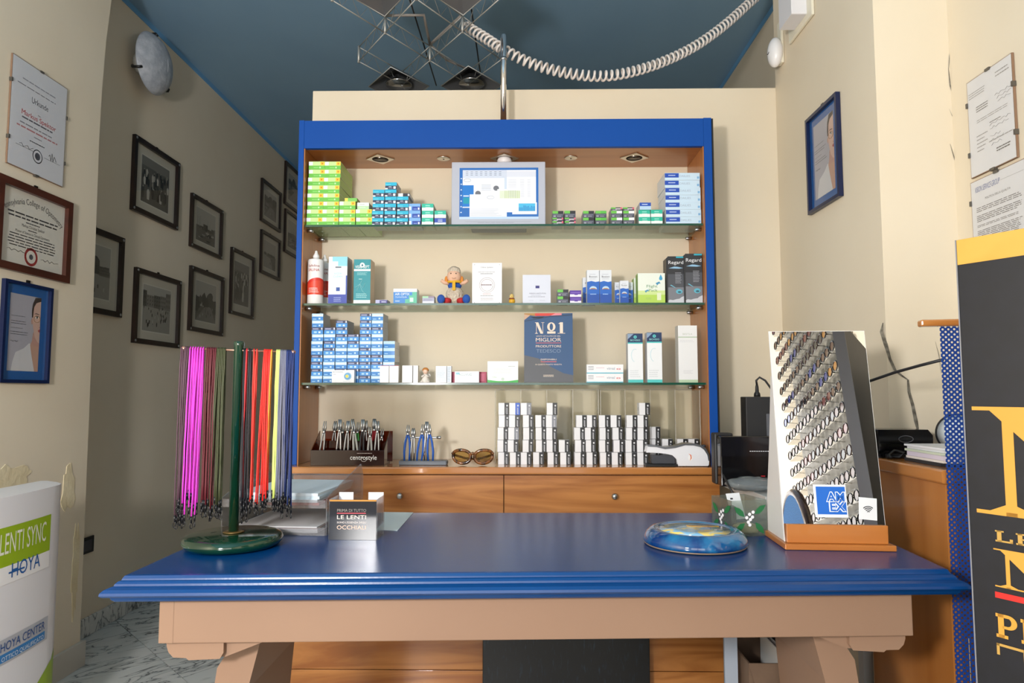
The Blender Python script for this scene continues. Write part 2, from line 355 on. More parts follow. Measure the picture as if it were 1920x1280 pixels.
# drawer base and counter
CZ = .847
dbase = thing('drawer_base', (-.065, 2.68, 0), 0, 'wooden drawer base below the display cabinet', 'cabinet'); BO = (-.065, 2.68, 0)
MB().box(-.850, .722, 2.562, 2.828, 0.0, .8195, WDX).build('carcass', dbase, BO)
zs = [.8165, .600, .360, .120, .004]
for r in range(4):
    for x0, x1, kx in ((-.848, -.0715, -.45), (-.0685, .720, .334)):
        d_ = MB().box(x0, x1, 2.541, 2.5615, zs[r+1]+.0015, zs[r]-.0015, WDX).build('drawer', dbase, BO, bevel=.0008)
        if r < 3:
            kz = .742 if r == 0 else (zs[r]+zs[r+1])/2
            MB().lathe([(.004, 0), (.004, .010), (.0105, .015), (.012, .020), (.009, .026), (.003, .028)], STEEL, c=(kx, 2.541, kz), n=16, axis='y').build('knob', d_, BO)
ct = MB().box(-.862, .730, 2.520, 2.829, .820, CZ, wood('wood_counter', 'b3743c', 'c08148', 'x', 8, .16, .5)).build('wooden_counter', None, (-.066, 2.67, .82), bevel=.006, label='orange wood counter top with rounded front edge', cat='counter')
MB().box(at(905, 1240, Y=2.49).x, at(1218, 1240, Y=2.49).x, 2.485, 2.5, .001, .40, noisy('scuffed_black', '020304', '1a2c3c', 40, .4, 6, (3, 1, .6), lo=.58, hi=.80)).build('scuffed_board', None, (.17, 2.49, 0), bevel=.002, label='scuffed black board standing against the wooden drawer base', cat='board')
# chrome pole on the cabinet
q = at(944, 222, Y=2.70); pz = at(944, 66, Y=2.70).z
pole = thing('chrome_pole', (q.x, 2.70, ZT-.002), 0, 'upright chrome pole standing on the blue cabinet', 'pole')
MB().lathe([(.0125, 0), (.0125, pz-ZT), (.0115, pz-ZT+.002), (.004, pz-ZT+.002)], CHROME, n=18).build('tube', pole)
MB().lathe([(.024, 0), (.024, .004), (.014, .008), (.0127, .009)], CHROME, n=18).build('base_flange', pole)
MB().lathe([(.0126, -.006), (.0145, -.006), (.0145, .006), (.0126, .006)], STEEL, c=(0, 0, at(944, 110, Y=2.70).z-ZT), n=14).build('clip_ring', pole)
# ================================================================ WALL THINGS (built facing -y, then turned onto their wall)
LW, RW = PI/2, -PI/2
DARKW = noisy('dark_frame_wood', '170d09', '271610', 20, .35, 4, (1, 1, .3)); REDW = noisy('red_brown_frame', '3f1f16', '53291d', 18, .35, 4, (.3, 1, 1))
PAPER = P('e9e8e4', .6); MATB = P('cfc9b8', .7)
GLZ = clear('picture_glass', 'ffffff', .18, .0)
def wall_rect(corners, X):
    ps = [at(px, py, X=X) for px, py in corners]      # tl, tr, br, bl in the photo
    y0 = (ps[0].y+ps[3].y)/2; y1 = (ps[1].y+ps[2].y)/2; zt = (ps[0].z+ps[1].z)/2; zb = (ps[2].z+ps[3].z)/2
    return (y0+y1)/2, (zt+zb)/2, abs(y1-y0), zt-zb
def frame_parts(t, w, h, fw, fm, depth=.018, cl=None, corner=None):
    mb = MB(); a, b = w/2, h/2
    for pts in ([(-a, b), (a, b), (a-fw, b-fw), (-a+fw, b-fw)], [(-a, -b), (a, -b), (a-fw, -b+fw), (-a+fw, -b+fw)], [(-a, -b), (-a, b), (-a+fw, b-fw), (-a+fw, -b+fw)], [(a, -b), (a, b), (a-fw, b-fw), (a-fw, -b+fw)]):
        MB().prism(pts, -depth, 0, fm).build('frame_bar', t, bevel=.0015)
    MB().box(-a+fw, a-fw, -depth*.35, -depth*.3, -b+fw, b-fw, GLZ).build('glazing', t)
    if corner:
        for sx in (-1, 1):
            for sz in (-1, 1): MB().lathe([(.007, 0), (.007, .002), (.002, .003)], STEEL, c=(sx*(a-fw/2), -depth, sz*(b-fw/2)), n=10, axis='y').build('corner_stud', t)
    MB().box(-.008, .008, -.006, -.001, b-.002, b+.012, mat('iron_hook', '241d18', .5, .6)).build('hanger', t)
GREYS = [P(h, .6) for h in ('1b1b19', '2c2b28', '45433e', '615e57', '7d7a71', '98958b', 'b1aea3', 'c6c3b8')]
def old_photo(mb, w, h, kind, seed, y):
    r = random.Random(seed); a, b = w/2, h/2; g = GREYS
    hor = {'street': -.05, 'square': .05, 'port': -.1, 'crowd': .3, 'park': -.12, 'beach': 0, 'hill': -.05}[kind]*h
    mb.rect(-a, -b, a, b, y, g[6 if kind != 'crowd' else 4]); y -= .0002
    mb.rect(-a, -b, a, hor, y, g[5 if kind in ('street', 'square') else 3]); y -= .0002
    def clip(v, lo, hi): return max(lo, min(hi, v))
    if kind in ('street', 'park', 'hill'):
        for i in range(16 if kind == 'hill' else 9):
            cx = r.uniform(-a, a*.15) if kind == 'street' else r.uniform(-a, a); rr = r.uniform(.09, .17)*w; cz = hor+r.uniform(.02, .2)*h
            mb.poly([(clip(p[0]+r.uniform(-.012, .012)*w*2, -a, a), clip(p[1]+r.uniform(-.02, .02)*h, -b, b)) for p in ell(cx, cz, rr, rr*1.15, 12)], y, g[r.choice((0, 1, 2))]); y -= .00004
        mb.poly([(-a, -b), (a, -b), (a*.5, hor), (-a*.1, hor)], y, g[5 if kind == 'street' else 4]); y -= .0001
    if kind in ('square', 'street', 'port', 'hill'):
        x = -a if kind != 'street' else a*.35
        while x < a-.01*w:
            bw = r.uniform(.12, .26)*w; x1 = min(a, x+bw); top = hor+r.uniform(.12, .34)*h*(1.2 if kind == 'square' else .55)
            c = r.choice((2, 3, 4)); mb.rect(x, hor-.02*h, x1, top, y, g[c])
            for k in range(3):
                for m_ in range(3):
                    wx = x+(x1-x)*(k+.3)/3; wz = hor+(top-hor)*(m_+.3)/3; mb.rect(wx, wz, wx+(x1-x)*.12, wz+(top-hor)*.16, y-.0001, g[max(0, c-2)])
            x = x1
        y -= .0002
    if kind == 'port':
        for i in range(7):
            x = r.uniform(-a*.9, a*.9); mb.rect(x, hor, x+.006*w, hor+r.uniform(.15, .38)*h, y, g[1])
        for i in range(12):
            x, z = r.uniform(-a*.9, a*.7), r.uniform(-b*.9, hor-.05*h); mb.poly([(x, z), (x+.2*w, z+.01*h), (x+.17*w, z-.04*h), (x+.03*w, z-.04*h)], y-.00003*i, g[r.choice((0, 1, 5, 6))])
        y -= .0006
    if kind == 'beach':
        mb.poly([(-a, -b), (a*.5, -b), (a*.1, hor-.1*h), (-a, hor-.03*h)], y, g[5]); y -= .0001
        for i in range(9):
            x = r.uniform(-a*.8, a*.8); mb.poly(ell(x, hor+.02*h, .10*w, .05*h, 10), y-.00003*i, g[r.choice((0, 1, 2))])
        y -= .0005
    nf = {'crowd': 46, 'street': 7, 'square': 34, 'port': 6, 'park': 14, 'beach': 8, 'hill': 10}[kind]
    for i in range(nf):
        x = r.uniform(-a*.92, a*.92); z = r.uniform(-b*.85, hor-(.02 if kind != 'crowd' else .1)*h); sc = h*(.05+.10*(hor-z)/h)*(1.6 if kind == 'crowd' else .8); c = g[r.choice((0, 0, 1, 2, 7, 6) if kind == 'crowd' else (0, 0, 1, 6))]
        z = max(z, -b+.01*h); t = min(z+sc*1.5, b)
        x0, x1 = clip(x-sc*.22, -a, a), clip(x+sc*.22, -a, a)
        mb.poly([(x0, z), (x1, z), (clip(x+sc*.3, -a, a), z+(t-z)*.6), (clip(x+sc*.12, -a, a), z+(t-z)*.78), (clip(x-sc*.12, -a, a), z+(t-z)*.78), (clip(x-sc*.3, -a, a), z+(t-z)*.6)], y-.00002*i, c)
        mb.poly(ell(clip(x, -a+.01*w, a-.01*w), z+(t-z)*.88, sc*.1, sc*.12, 8), y-.00002*i, g[r.choice((3, 6, 1))])
PH = [  # corners tl tr br bl, picture kind, label
    (((120, 404), (232, 447), (226, 596), (112, 574)), 'street', 'dark framed old photograph of a tree lined street, half hidden by the arch edge'),
    (((251, 252), (336, 305), (332, 430), (247, 395)), 'crowd', 'largest dark framed old photograph, of a crowd, nearest the wall lamp'),
    (((360, 361), (418, 396), (414, 486), (356, 461)), 'port', 'dark framed old photograph of boats in a harbour'),
    (((254, 500), (338, 527), (335, 654), (249, 641)), 'square', 'dark framed old photograph of a town square with arcaded buildings'),
    (((358, 497), (420, 521), (416, 631), (353, 618)), 'park', 'dark framed old photograph of a park gate under branches'),
    (((434, 463), (477, 483), (474, 598), (431, 588)), 'crowd', 'narrow upright dark framed old photograph of standing people'),
    (((491, 334), (528, 362), (525, 435), (489, 414)), 'hill', 'small dark framed old photograph of a wooded hill, above the beach picture'),
    (((490, 431), (526, 450), (524, 525), (488, 512)), 'beach', 'small dark framed old photograph of a pale shore'),
    (((535, 305), (575, 335), (573, 410), (534, 384)), 'hill', 'dark framed old photograph beside the cabinet, the higher of two'),
    (((535, 392), (572, 417), (570, 492), (533, 472)), 'port', 'dark framed old photograph beside the cabinet, the lower of two'),
]
for k, (c, kind, lab) in enumerate(PH):
    cy, cz, w, h = wall_rect(c, XL+.012)
    t = thing('framed_photograph', (XL+.002, cy, cz), LW, lab, 'picture', 'old photographs on the left wall')
    fw = .026 if k in (0, 1, 3, 4) else .022
    frame_parts(t, w, h, fw, DARKW, corner=k < 6)
    MB().rect(-w/2+fw, -h/2+fw, w/2-fw, h/2-fw, -.002, MATB).build('mount', t)
    iw, ih = (w-2*fw)*.68, (h-2*fw)*.72
    if kind == 'crowd' and k == 5: iw = (w-2*fw)*.72
    mb = MB().rect(-iw/2-.006, -ih/2-.006, iw/2+.006, ih/2+.006, -.0024, P('d9d5c8', .6)); old_photo(mb, iw, ih, kind, 40+k, -.0027); mb.build('photo_print', t)
# wall lamp: pressed glass dish held by black clips
q = at(258, 120, X=XL)
wlamp = thing('wall_lamp', (XL+.002, q.y, q.z), LW, 'frosted glass dish wall lamp held by black clips', 'lamp')
R_ = .158
MB().lathe([(.02, .004), (R_*.99, .075), (R_, .078), (R_*.98, .083), (R_*.93, .098), (R_*.8, .120), (R_*.6, .137), (R_*.3, .148), (.004, .151)], noisy('frosted_glass', '9aa0ab', 'b9bec6', 26, .3, 5, bump=.25, bscale=70), n=40, axis='y').build('glass_dish', wlamp)
MB().lathe([(.05, 0), (.05, .02), (.045, .024), (.01, .024)], WHITE, n=20, axis='y').build('wall_plate', wlamp)
mb = MB()
mb.tube([(.03*math.cos(i*.3-1.2)-.01, -(.083+.067*(1-(abs(i-5)/5.6)**2)), (i-5)/5.6*R_) for i in range(11)], .0025, P('b0b4bc', .3), 6); mb.build('glass_ridge', wlamp)
for a in (.5, 1.17, 1.83):
    x, z = R_*math.cos(a*PI), R_*math.sin(a*PI)
    MB().tube([(x*.5, -.012, z*.5), (x*1.03, -.055, z*1.03), (x*1.04, -.088, z*1.04), (x*.96, -.097, z*.96)], .007, BLACK, 8).build('clip', wlamp)
# ---- clip frame with certificate
def clip_frame(name, corners, X, rz, label, off=.012):
    s_ = 1 if rz == LW else -1
    cy, cz, w, h = wall_rect(corners, X+s_*off)
    t = thing(name, (X+s_*.002, cy, cz), rz, label, 'certificate')
    MB().box(-w/2, w/2, -.006, 0, -h/2, h/2, P('8d6f58', .7)).build('backing_board', t)
    MB().box(-w/2, w/2, -.0095, -.0075, -h/2, h/2, GLZ).build('glazing', t)
    MB().rect(-w/2+.002, -h/2+.002, w/2-.002, h/2-.002, -.0064, P('e4e5ea', .6)).build('certificate_sheet', t)
    for x, z in ((0, h/2), (0, -h/2), (-w/2, h*.26), (-w/2, -h*.26), (w/2, h*.2), (w/2, -h*.26)):
        if abs(z) == h/2: MB().box(x-.009, x+.009, -.0105, .0, z-.005, z+.002, mat('clip_metal', '6a6660', .4, .6)).build('metal_clip', t)
        else: MB().box(x-.003, x+.003, -.0105, .0, z-.007, z+.007, mat('clip_metal', '6a6660', .4, .6)).build('metal_clip', t)
    return t, w, h
RED = P('c8403e'); YT = -.0068
t, w, h = clip_frame('clip_framed_certificate', ((28, 100), (130, 168), (118, 349), (13, 305)), XP, LW, 'glass clip frame with a white certificate headed in German, red name')
mb = MB().lines(-w*.32, w*.32, h*.32, h*.345, 1, P('9c9ca6'), YT, .4).lines(-w*.40, w*.40, h*.265, h*.285, 1, P('80808a'), YT, .4)
mb.text('Urkunde', 0, h*.155, .022, INK, YT, w=w*.30).text('Herr', 0, h*.06, .006, INK, YT)
mb.text('Markus Spektor', 0, h*.005, .019, RED, YT, w=w*.62)
mb.lines(-w*.3, w*.3, -h*.035, -h*.005, 1, P('6d6d76'), YT).lines(-w*.33, w*.33, -h*.085, -h*.06, 1, P('9a9aa2'), YT).lines(-w*.38, w*.38, -h*.125, -h*.095, 1, P('d08a8c'), YT).lines(-w*.08, w*.08, -h*.165, -h*.145, 1, P('9a9aa2'), YT).lines(-w*.15, w*.12, -h*.215, -h*.195, 1, INK, YT)
mb.rect(-w*.38, -h*.292, -w*.08, -h*.289, YT, INK).rect(w*.12, -h*.302, w*.42, -h*.299, YT, INK)
for c_, r0, m_ in ((0, .026, INK), (0, .022, P('e4e5ea', .6)), (0, .014, P('55555c'))): mb.poly(ell(0, -h*.32, r0, r0, 20), YT-.0001*(.03-r0)*100, m_)
mb.tube([(-w*.32+.01*i, YT, -h*.275+.006*math.sin(i*2.1)) for i in range(8)], .0008, INK, 4).tube([(w*.2+.006*i, YT, -h*.265+.016*math.sin(i*2.6)) for i in range(8)], .0008, INK, 4)
mb.build('certificate_print', t)
# ---- diploma in brown frame
cy, cz, w, h = wall_rect(((-9, 321), (134, 381), (128, 533), (-9, 498)), XP+.012)
t = thing('framed_diploma', (XP+.002, cy, cz), LW, 'brown wood framed college diploma with a red seal', 'certificate')
frame_parts(t, w, h, .027, REDW)
MB().rect(-w/2+.02, -h/2+.02, w/2-.02, h/2-.02, -.002, P('e3dfd3', .7)).build('diploma_sheet', t)
mb = MB(); iw = w-.06; ih = h-.06
vs2, fs2 = text_geo('Pennsylvania College of Optometry'); xs = [v[0] for v in vs2]; x0, x1 = min(xs), max(xs)
pts = []
for v in vs2:
    u = ((v[0]-x0)/(x1-x0)-.5)*2; a_ = u*.62; rr = .26+v[1]*.030; pts.append((rr*math.sin(a_)*iw*.46/(.26*math.sin(.62)), -.0024, ih*.36-.26+rr*math.cos(a_)))
mb.add(pts, fs2, INK)
yy = -.0024
mb.lines(-iw*.40, iw*.40, ih*.12, ih*.22, 2, INK, yy, .4, .05, True).lines(-iw*.12, iw*.12, ih*.08, ih*.115, 1, INK, yy, .4)
mb.text('Markus Christian Spektor', 0, ih*.030, .011, INK, yy, w=iw*.36).lines(-iw*.08, iw*.08, -ih*.015, ih*.015, 1, INK, yy)
mb.text('Master of Science in Clinical Optometry', 0, -ih*.062, .010, INK, yy, w=iw*.54)
mb.lines(-iw*.38, iw*.38, -ih*.27, -ih*.075, 5, INK, yy, .35, .08, True)
for r0, m_, k in ((.034, P('9b2a2c'), 0), (.024, P('e3dfd3', .7), 1), (.010, P('55555c'), 2)): mb.poly(ell(-.005, -ih*.36, r0, r0, 28), yy-.0001*k, m_)
mb.tube([(-iw*.38+.011*i, yy, -ih*.32+.004*math.sin(i*2.3)) for i in range(9)], .0009, INK, 4).tube([(iw*.14+.012*i, yy, -ih*.36+.005*math.sin(i*2.7)) for i in range(9)], .0009, INK, 4)
mb.build('diploma_print', t)
# ---- blue frames with a portrait leaflet (half a face at the right edge)
def portrait(X, rz, corners, label):
    s_ = 1 if rz == LW else -1
    cy, cz, w, h = wall_rect(corners, X+s_*.014)
    t = thing('blue_framed_leaflet', (X+s_*.002, cy, cz), rz, label, 'picture', 'blue framed portrait leaflets')
    frame_parts(t, w, h, .012, mat('navy_frame', '0c1c44', .3), .015)
    a, b = w/2, h/2
    MB().rect(-a+.01, -b+.01, a-.01, b-.01, -.002, P('1c5fa6', .5)).build('blue_mount', t)
    mb = MB(); x0, x1, z0, z1 = -a*.66, a*.60, -b*.76, b*.76; W_, H_ = x1-x0, z1-z0; y = -.0024
    U = lambda u, v: (x0+u*W_, z0+v*H_)
    def pl(pts, c, dy): mb.poly([U(*p) for p in pts], y-dy*.0001, P(c, .55))
    pl([(0, 0), (1, 0), (1, 1), (0, 1)], 'b3b1ba', 0)
    pl([(.12, 0), (1, 0), (1, .33), (.66, .37), (.5, .30), (.24, .24), (.16, .12)], 'd9d8da', 1)            # blouse
    pl([(.88, 0), (1, 0), (1, .42), (.78, .42), (.70, .35), (.76, .22)], 'c9a08c', 2)                         # neckline
    pl([(.74, .36), (1, .33), (1, .55), (.78, .52)], 'c4988a', 3)                                             # neck
    pl([(1, .38), (.93, .40), (.84, .46), (.77, .58), (.73, .72), (.74, .86), (.80, .94), (1, .97)], 'd8b4a4', 4)   # face
    pl([(.70, .70), (.74, .70), (.75, .64), (.72, .62), (.69, .66)], 'c99d8c', 5)                             # ear
    pl([(.71, .72), (.75, .72), (.77, .86), (.84, .92), (1, .95), (1, 1), (.80, .99), (.72, .90), (.70, .80)], '3a2d2a', 6)     # hair
    pl([(.78, .765), (.84, .785), (.95, .775), (.95, .765), (.84, .772)], '4a342c', 7)                        # brow
    pl([(.81, .725), (.87, .742), (.95, .728), (.90, .712), (.84, .714)], 'efe9e6', 7)
    pl(ell(.885, .727, .026, .016, 12), '2f3b3a', 8)
    pl([(.80, .728), (.87, .747), (.96, .730), (.87, .742)], '2a1f1c', 9)
    pl([(.93, .555), (1, .575), (1, .53), (.95, .535)], 'a5333a', 8)                                          # lips
    pl([(.95, .60), (1, .605), (1, .592), (.97, .592)], 'b58272', 8)                                          # nostril
    g_ = [U(.875+.105*math.cos(k*PI/10), .705+.045*math.sin(k*PI/10)) for k in range(20)]
    mb.tube([(p[0], y-.0012, p[1]) for p in g_], .0009, P('b08d6a'), 4, closed=True)                          # spectacle rim
    for v0, v1, u1, n_ in ((.70, .725, .55, 1), (.60, .66, .60, 2), (.545, .565, .45, 1), (.46, .52, .66, 2)): mb.lines(x0+.05*W_, x0+u1*W_, z0+v0*H_, z0+v1*H_, n_, P('6a6a72'), y-.0003, .3)
    mb.tube([(x0+.06*W_+.006*i, y-.0003, z0+.385*H_+.003*math.sin(i*2.2)) for i in range(7)], .0006, INK, 4)
    mb.build('portrait_print', t)
portrait(XP, LW, ((9, 521), (100, 541), (91, 719), (0, 717)), 'bright blue framed leaflet with half a portrait, below the brown diploma')
portrait(XN, RW, ((1510, 225), (1567, 174), (1576, 368), (1516, 402)), 'dark blue framed leaflet with half a portrait, on the pillar below the alarm')
# ---- documents on the right front wall
t, w, h = clip_frame('clip_framed_document', ((1810, 158), (1893, 97), (1905, 297), (1818, 333)), XR, RW, 'glass clip frame holding a handwritten official letter')
G1 = P('8c8c90'); YT = -.0068
mb = MB().lines(-w*.46, -w*.05, h*.30, h*.37, 3, G1, YT, .3).lines(w*.15, w*.46, h*.36, h*.43, 2, G1, YT, .3).lines(-w*.3, 0, h*.13, h*.20, 3, INK, YT, .35)
for zz, xa, n_ in ((.20, .12, 9), (.165, .16, 8), (.13, .18, 7), (-.06, -.02, 11), (-.10, -.02, 10), (-.18, -.02, 6), (-.22, 0, 7), (-.26, 0, 6)): mb.tube([(w*xa+.011*i*w/.25, YT, h*zz+.0032*math.sin(i*2.4+zz*30)) for i in range(n_)], .0005, P('85858f'), 4)
mb.lines(-w*.30, w*.46, h*.02, h*.06, 2, G1, YT, .3).lines(-w*.02, w*.25, -h*.045, -h*.03, 1, INK, YT).lines(-w*.32, -w*.05, -h*.28, -h*.09, 5, G1, YT, .25, .5).lines(-w*.05, w*.5, -h*.235, -h*.215, 1, G1, YT).lines(w*.1, w*.42, -h*.36, -h*.31, 2, INK, YT).build('document_print', t)
t, w, h = clip_frame('clip_framed_document', ((1816, 345), (1918, 295), (1934, 480), (1826, 505)), XR, RW, 'glass clip frame holding a typed notice with blue heading, behind the black banner')
mb = MB().text('VISION SERVICE GROUP', -w*.42, h*.36, .016, P('2a4f9c'), YT, w=w*.46, align='l', slant=.2).rect(w*.06, h*.385, w*.46, h*.388, YT, G1).text('POLITICA DELLA QUALITA', 0, h*.25, .006, INK, YT)
for z0, z1, n_ in ((.13, .19, 3), (.02, .10, 4), (-.04, -.01, 2), (-.20, -.07, 7), (-.30, -.23, 4), (-.42, -.33, 5)): mb.lines(-w*.4, w*.42, h*z0, h*z1, n_, P('5d5d64'), YT, .4)
mb.build('document_print', t)
# ---- alarm box and motion detector on the pillar
q = at(1500, 10, X=XN)
b_ = thing('alarm_siren_box', (XN-.001, q.y, q.z), RW, 'white rectangular alarm box high on the pillar', 'alarm')
MB().box(-.09, .13, -.012, 0, -.11, .24, P('e8e2cf', .5)).build('back_plate', b_, bevel=.004)
MB().prism([(-.03, -.085), (.09, -.085), (.09, .22), (-.03, .22)], -.07, -.0125, P('e6e5ea', .35)).build('housing', b_, bevel=.005)
for zz in (-.02, .0, .02): MB().box(-.0305, -.028, -.06, -.02, zz, zz+.008, P('b9b8be')).build('vent', b_)
q = at(1464, 103, X=XN)
d_ = thing('motion_detector', (XN-.001, q.y-.02, q.z), RW, 'white rounded motion detector below the alarm box', 'detector')
MB().ball((0, -.03, 0), .040, .030, .062, P('efeef0', .25), 20, 14).build('cover', d_)
MB().box(-.020, .020, -.012, 0, -.05, .13, P('e8e2cf', .5)).build('mounting_bracket', d_, bevel=.003)
MB().tube([(-.010+.004*i, -.0605+.0008*abs(i-2.5), -.008+.0010*(i-2.5)**2) for i in range(6)], .0015, BLACK, 6).build('sensor_slit', d_)
# ---- dark sockets on the left wall
for (px, py, hh, lab) in ((158, 1023, .075, 'black wall socket low on the left wall'), (391, 726, .07, 'dark wall switch behind the hanging spectacle cords')):
    q = at(px, py, X=XL); o = thing('wall_socket', (XL+.001, q.y, q.z), LW, lab, 'socket')
    MB().box(-.058, .058, -.009, 0, -hh/2, hh/2, BLACK).build('plate', o, bevel=.003)
    MB().box(-.036, .036, -.012, -.0092, -hh*.32, hh*.32, INK).build('insert', o, bevel=.002)
# ================================================================ ADVERTISING TOTEMS
def curved(mb, pts, m, bow):      # pts quads already dense in x: bend by x
    return mb
XB = -1.50; TW = .80; TH = .825; yR = at(138, 905, X=XB).y
tot = thing('advertising_totem', (XB, yR-TW/2, 0), LW, 'curved white and green cardboard advertising totem in front of the left wall', 'sign')
def bow(x, y=0): return -(.045*(1-(x/(TW/2))**2)) + .09*max(0, (abs(x)-.30)/.10)**2 + y
def sheet(mb, outline_top, outline_bot, x0, x1, m, dy, n=24):
    vs2 = []; 
    for i in range(n+1):
        x = x0+(x1-x0)*i/n; zt = outline_top(x); zb = min(zt, outline_bot(x)); vs2 += [(x, bow(x, dy), zb), (x, bow(x, dy), zt)]
    mb.add(vs2, [(2*i, 2*i+2, 2*i+3, 2*i+1) for i in range(n)], m, True); return mb
TWH = P('e9e9ee', .35); LIME = P('9aba1e', .4); HB = P('1b5fa8', .4)
HX = TW/2-.012
K = lambda c: (lambda x: c)
body = MB(); sheet(body, K(TH), K(0), -TW/2, TW/2, TWH, 0)
n = 24; vs2 = []
for i in range(n+1):
    x = -TW/2+TW*i/n; vs2 += [(x, .11, 0), (x, .11, TH)]
body.add(vs2, [(2*i+1, 2*i+3, 2*i+2, 2*i) for i in range(n)], TWH)
top = []; 
for i in range(n+1):
    x = -TW/2+TW*i/n; top += [(x, bow(x), TH), (x, .11, TH)]
body.add(top, [(2*i, 2*i+2, 2*i+3, 2*i+1) for i in range(n)], TWH)
for x in (-TW/2, TW/2): body.add([(x, bow(x), 0), (x, .11, 0), (x, .11, TH), (x, bow(x), TH)], [(0, 1, 2, 3)], TWH)
body.build('cardboard_body', tot)
mb = MB(); sheet(mb, lambda x: .02+.33*((x+TW/2)/TW)**1.6, K(0), -TW/2+.002, TW/2-.001, LIME, -.0008); mb.build('green_wave_print', tot)
def bent_text(mb, s_, x, z, h, m, dy, w=None, align='l', slant=0):
    k0 = len(mb.v); mb.text(s_, x, z, h, m, 0, w, align, slant); mb.v[k0:] = [(v[0], bow(v[0], dy), v[2]) for v in mb.v[k0:]]
yv = lambda px: at(px, 1000, X=XB+.03).y-(yR-TW/2)     # photo column to panel x
zv = lambda px, py: at(px, py, X=XB+.03).z
xr = yv(96)
mb = MB(); za, zb_, zc_ = zv(95, 964), zv(97, 1030), zv(97, 1060)
sheet(mb, K(za), K(zb_), xr-.62, xr, LIME, -.0010); mb.build('green_banner_print', tot)
mb = MB(); sheet(mb, K(zb_), K(zc_), xr-.62, xr, P('f6f6f8', .35), -.0010); mb.build('white_banner_print', tot)
mb = MB(); zl = zv(87, 1012); bent_text(mb, 'LENTI SYNC', xr-.025, zl, (za-zb_)*.55, P('f2f4e2'), -.0016, w=.205, align='r'); mb.build('lettering', tot)
mb = MB(); bent_text(mb, 'HOYA', yv(75), zv(75, 1058)-.003, (zb_-zc_)*.85, HB, -.0016, w=yv(75)-yv(16), align='r')
xh = yv(16); sheet(mb, K(zv(30, 1067)+.004), K(zv(30, 1067)-.001), xh-.012, xh+.055, HB, -.0018, 4); mb.build('logo_lettering', tot)
x1_ = yv(100); zt_, zb2 = zv(100, 1150), zv(100, 1192)
mb = MB(); sheet(mb, K(zt_), K(zb2), x1_-.40, x1_, P('b9bcc4', .3), -.0010); sheet(mb, K(zb2+(zt_-zb2)*.42), K(zb2+.006), x1_-.385, x1_-.015, P('2f7fc2', .4), -.0014)
mb.build('badge_print', tot)
mb = MB(); bent_text(mb, 'HOYA CENTER', x1_-.018, zb2+(zt_-zb2)*.52, (zt_-zb2)*.36, P('1d4f92'), -.0020, w=.20, align='r'); bent_text(mb, 'OTTICO QUALIFICATO', x1_-.022, zb2+(zt_-zb2)*.13, (zt_-zb2)*.18, P('e6f0f8'), -.0020, w=.19, align='r'); mb.build('badge_lettering', tot)
# ---- black and gold banner on the right
ang = math.radians(31.5); bl = at(1794, 470, Y=1.375); bx, by = bl.x, 1.375
bdir = Vector((math.sin(ang), -math.cos(ang)))       # along the face, away from its far edge
brz = math.atan2(bdir.y, bdir.x)                     # local x runs towards the camera, face looks to -y local
ban = thing('advertising_banner', (bx, by, 0), brz, 'tall black advertising banner with gold and red lettering on the right', 'sign')
bfm = noisy('banner_black', '121319', '171820', 30, .5, 5); GOLD = P('c39a4c', .5); GOLD2 = P('d79d3e', .45); BRED = P('d62a24', .45)
def on_banner(px, py):            # photo point to banner coordinates (u along, z)
    d = ray(px, py); nrm = Vector((bdir.y, -bdir.x, 0))
    t_ = Vector((bx, by, 0)).dot(nrm)/d.dot(nrm); p_ = EYE+d*t_
    return (Vector((p_.x-bx, p_.y-by)).dot(bdir), p_.z)
ZBT = on_banner(1794, 450)[1]; BW = .60
MB().box(0, BW, 0, .03, .02, ZBT, bfm).build('panel', ban, bevel=.001)
MB().box(0, BW, -.10, .0, 0, .0195, BLACK).build('base', ban, bevel=.003)
ZBB = on_banner(1795, 497)[1]
MB().rect(.0005, ZBB, BW-.0005, ZBT-.0005, -.0008, noisy('gold_band', 'd2973a', 'dba548', 6, .45, 3)).build('gold_band', ban)
MB().box(-.0025, -.0002, -.001, .031, .02, ZBT, P('85858a', .4)).build('pale_edge', ban)
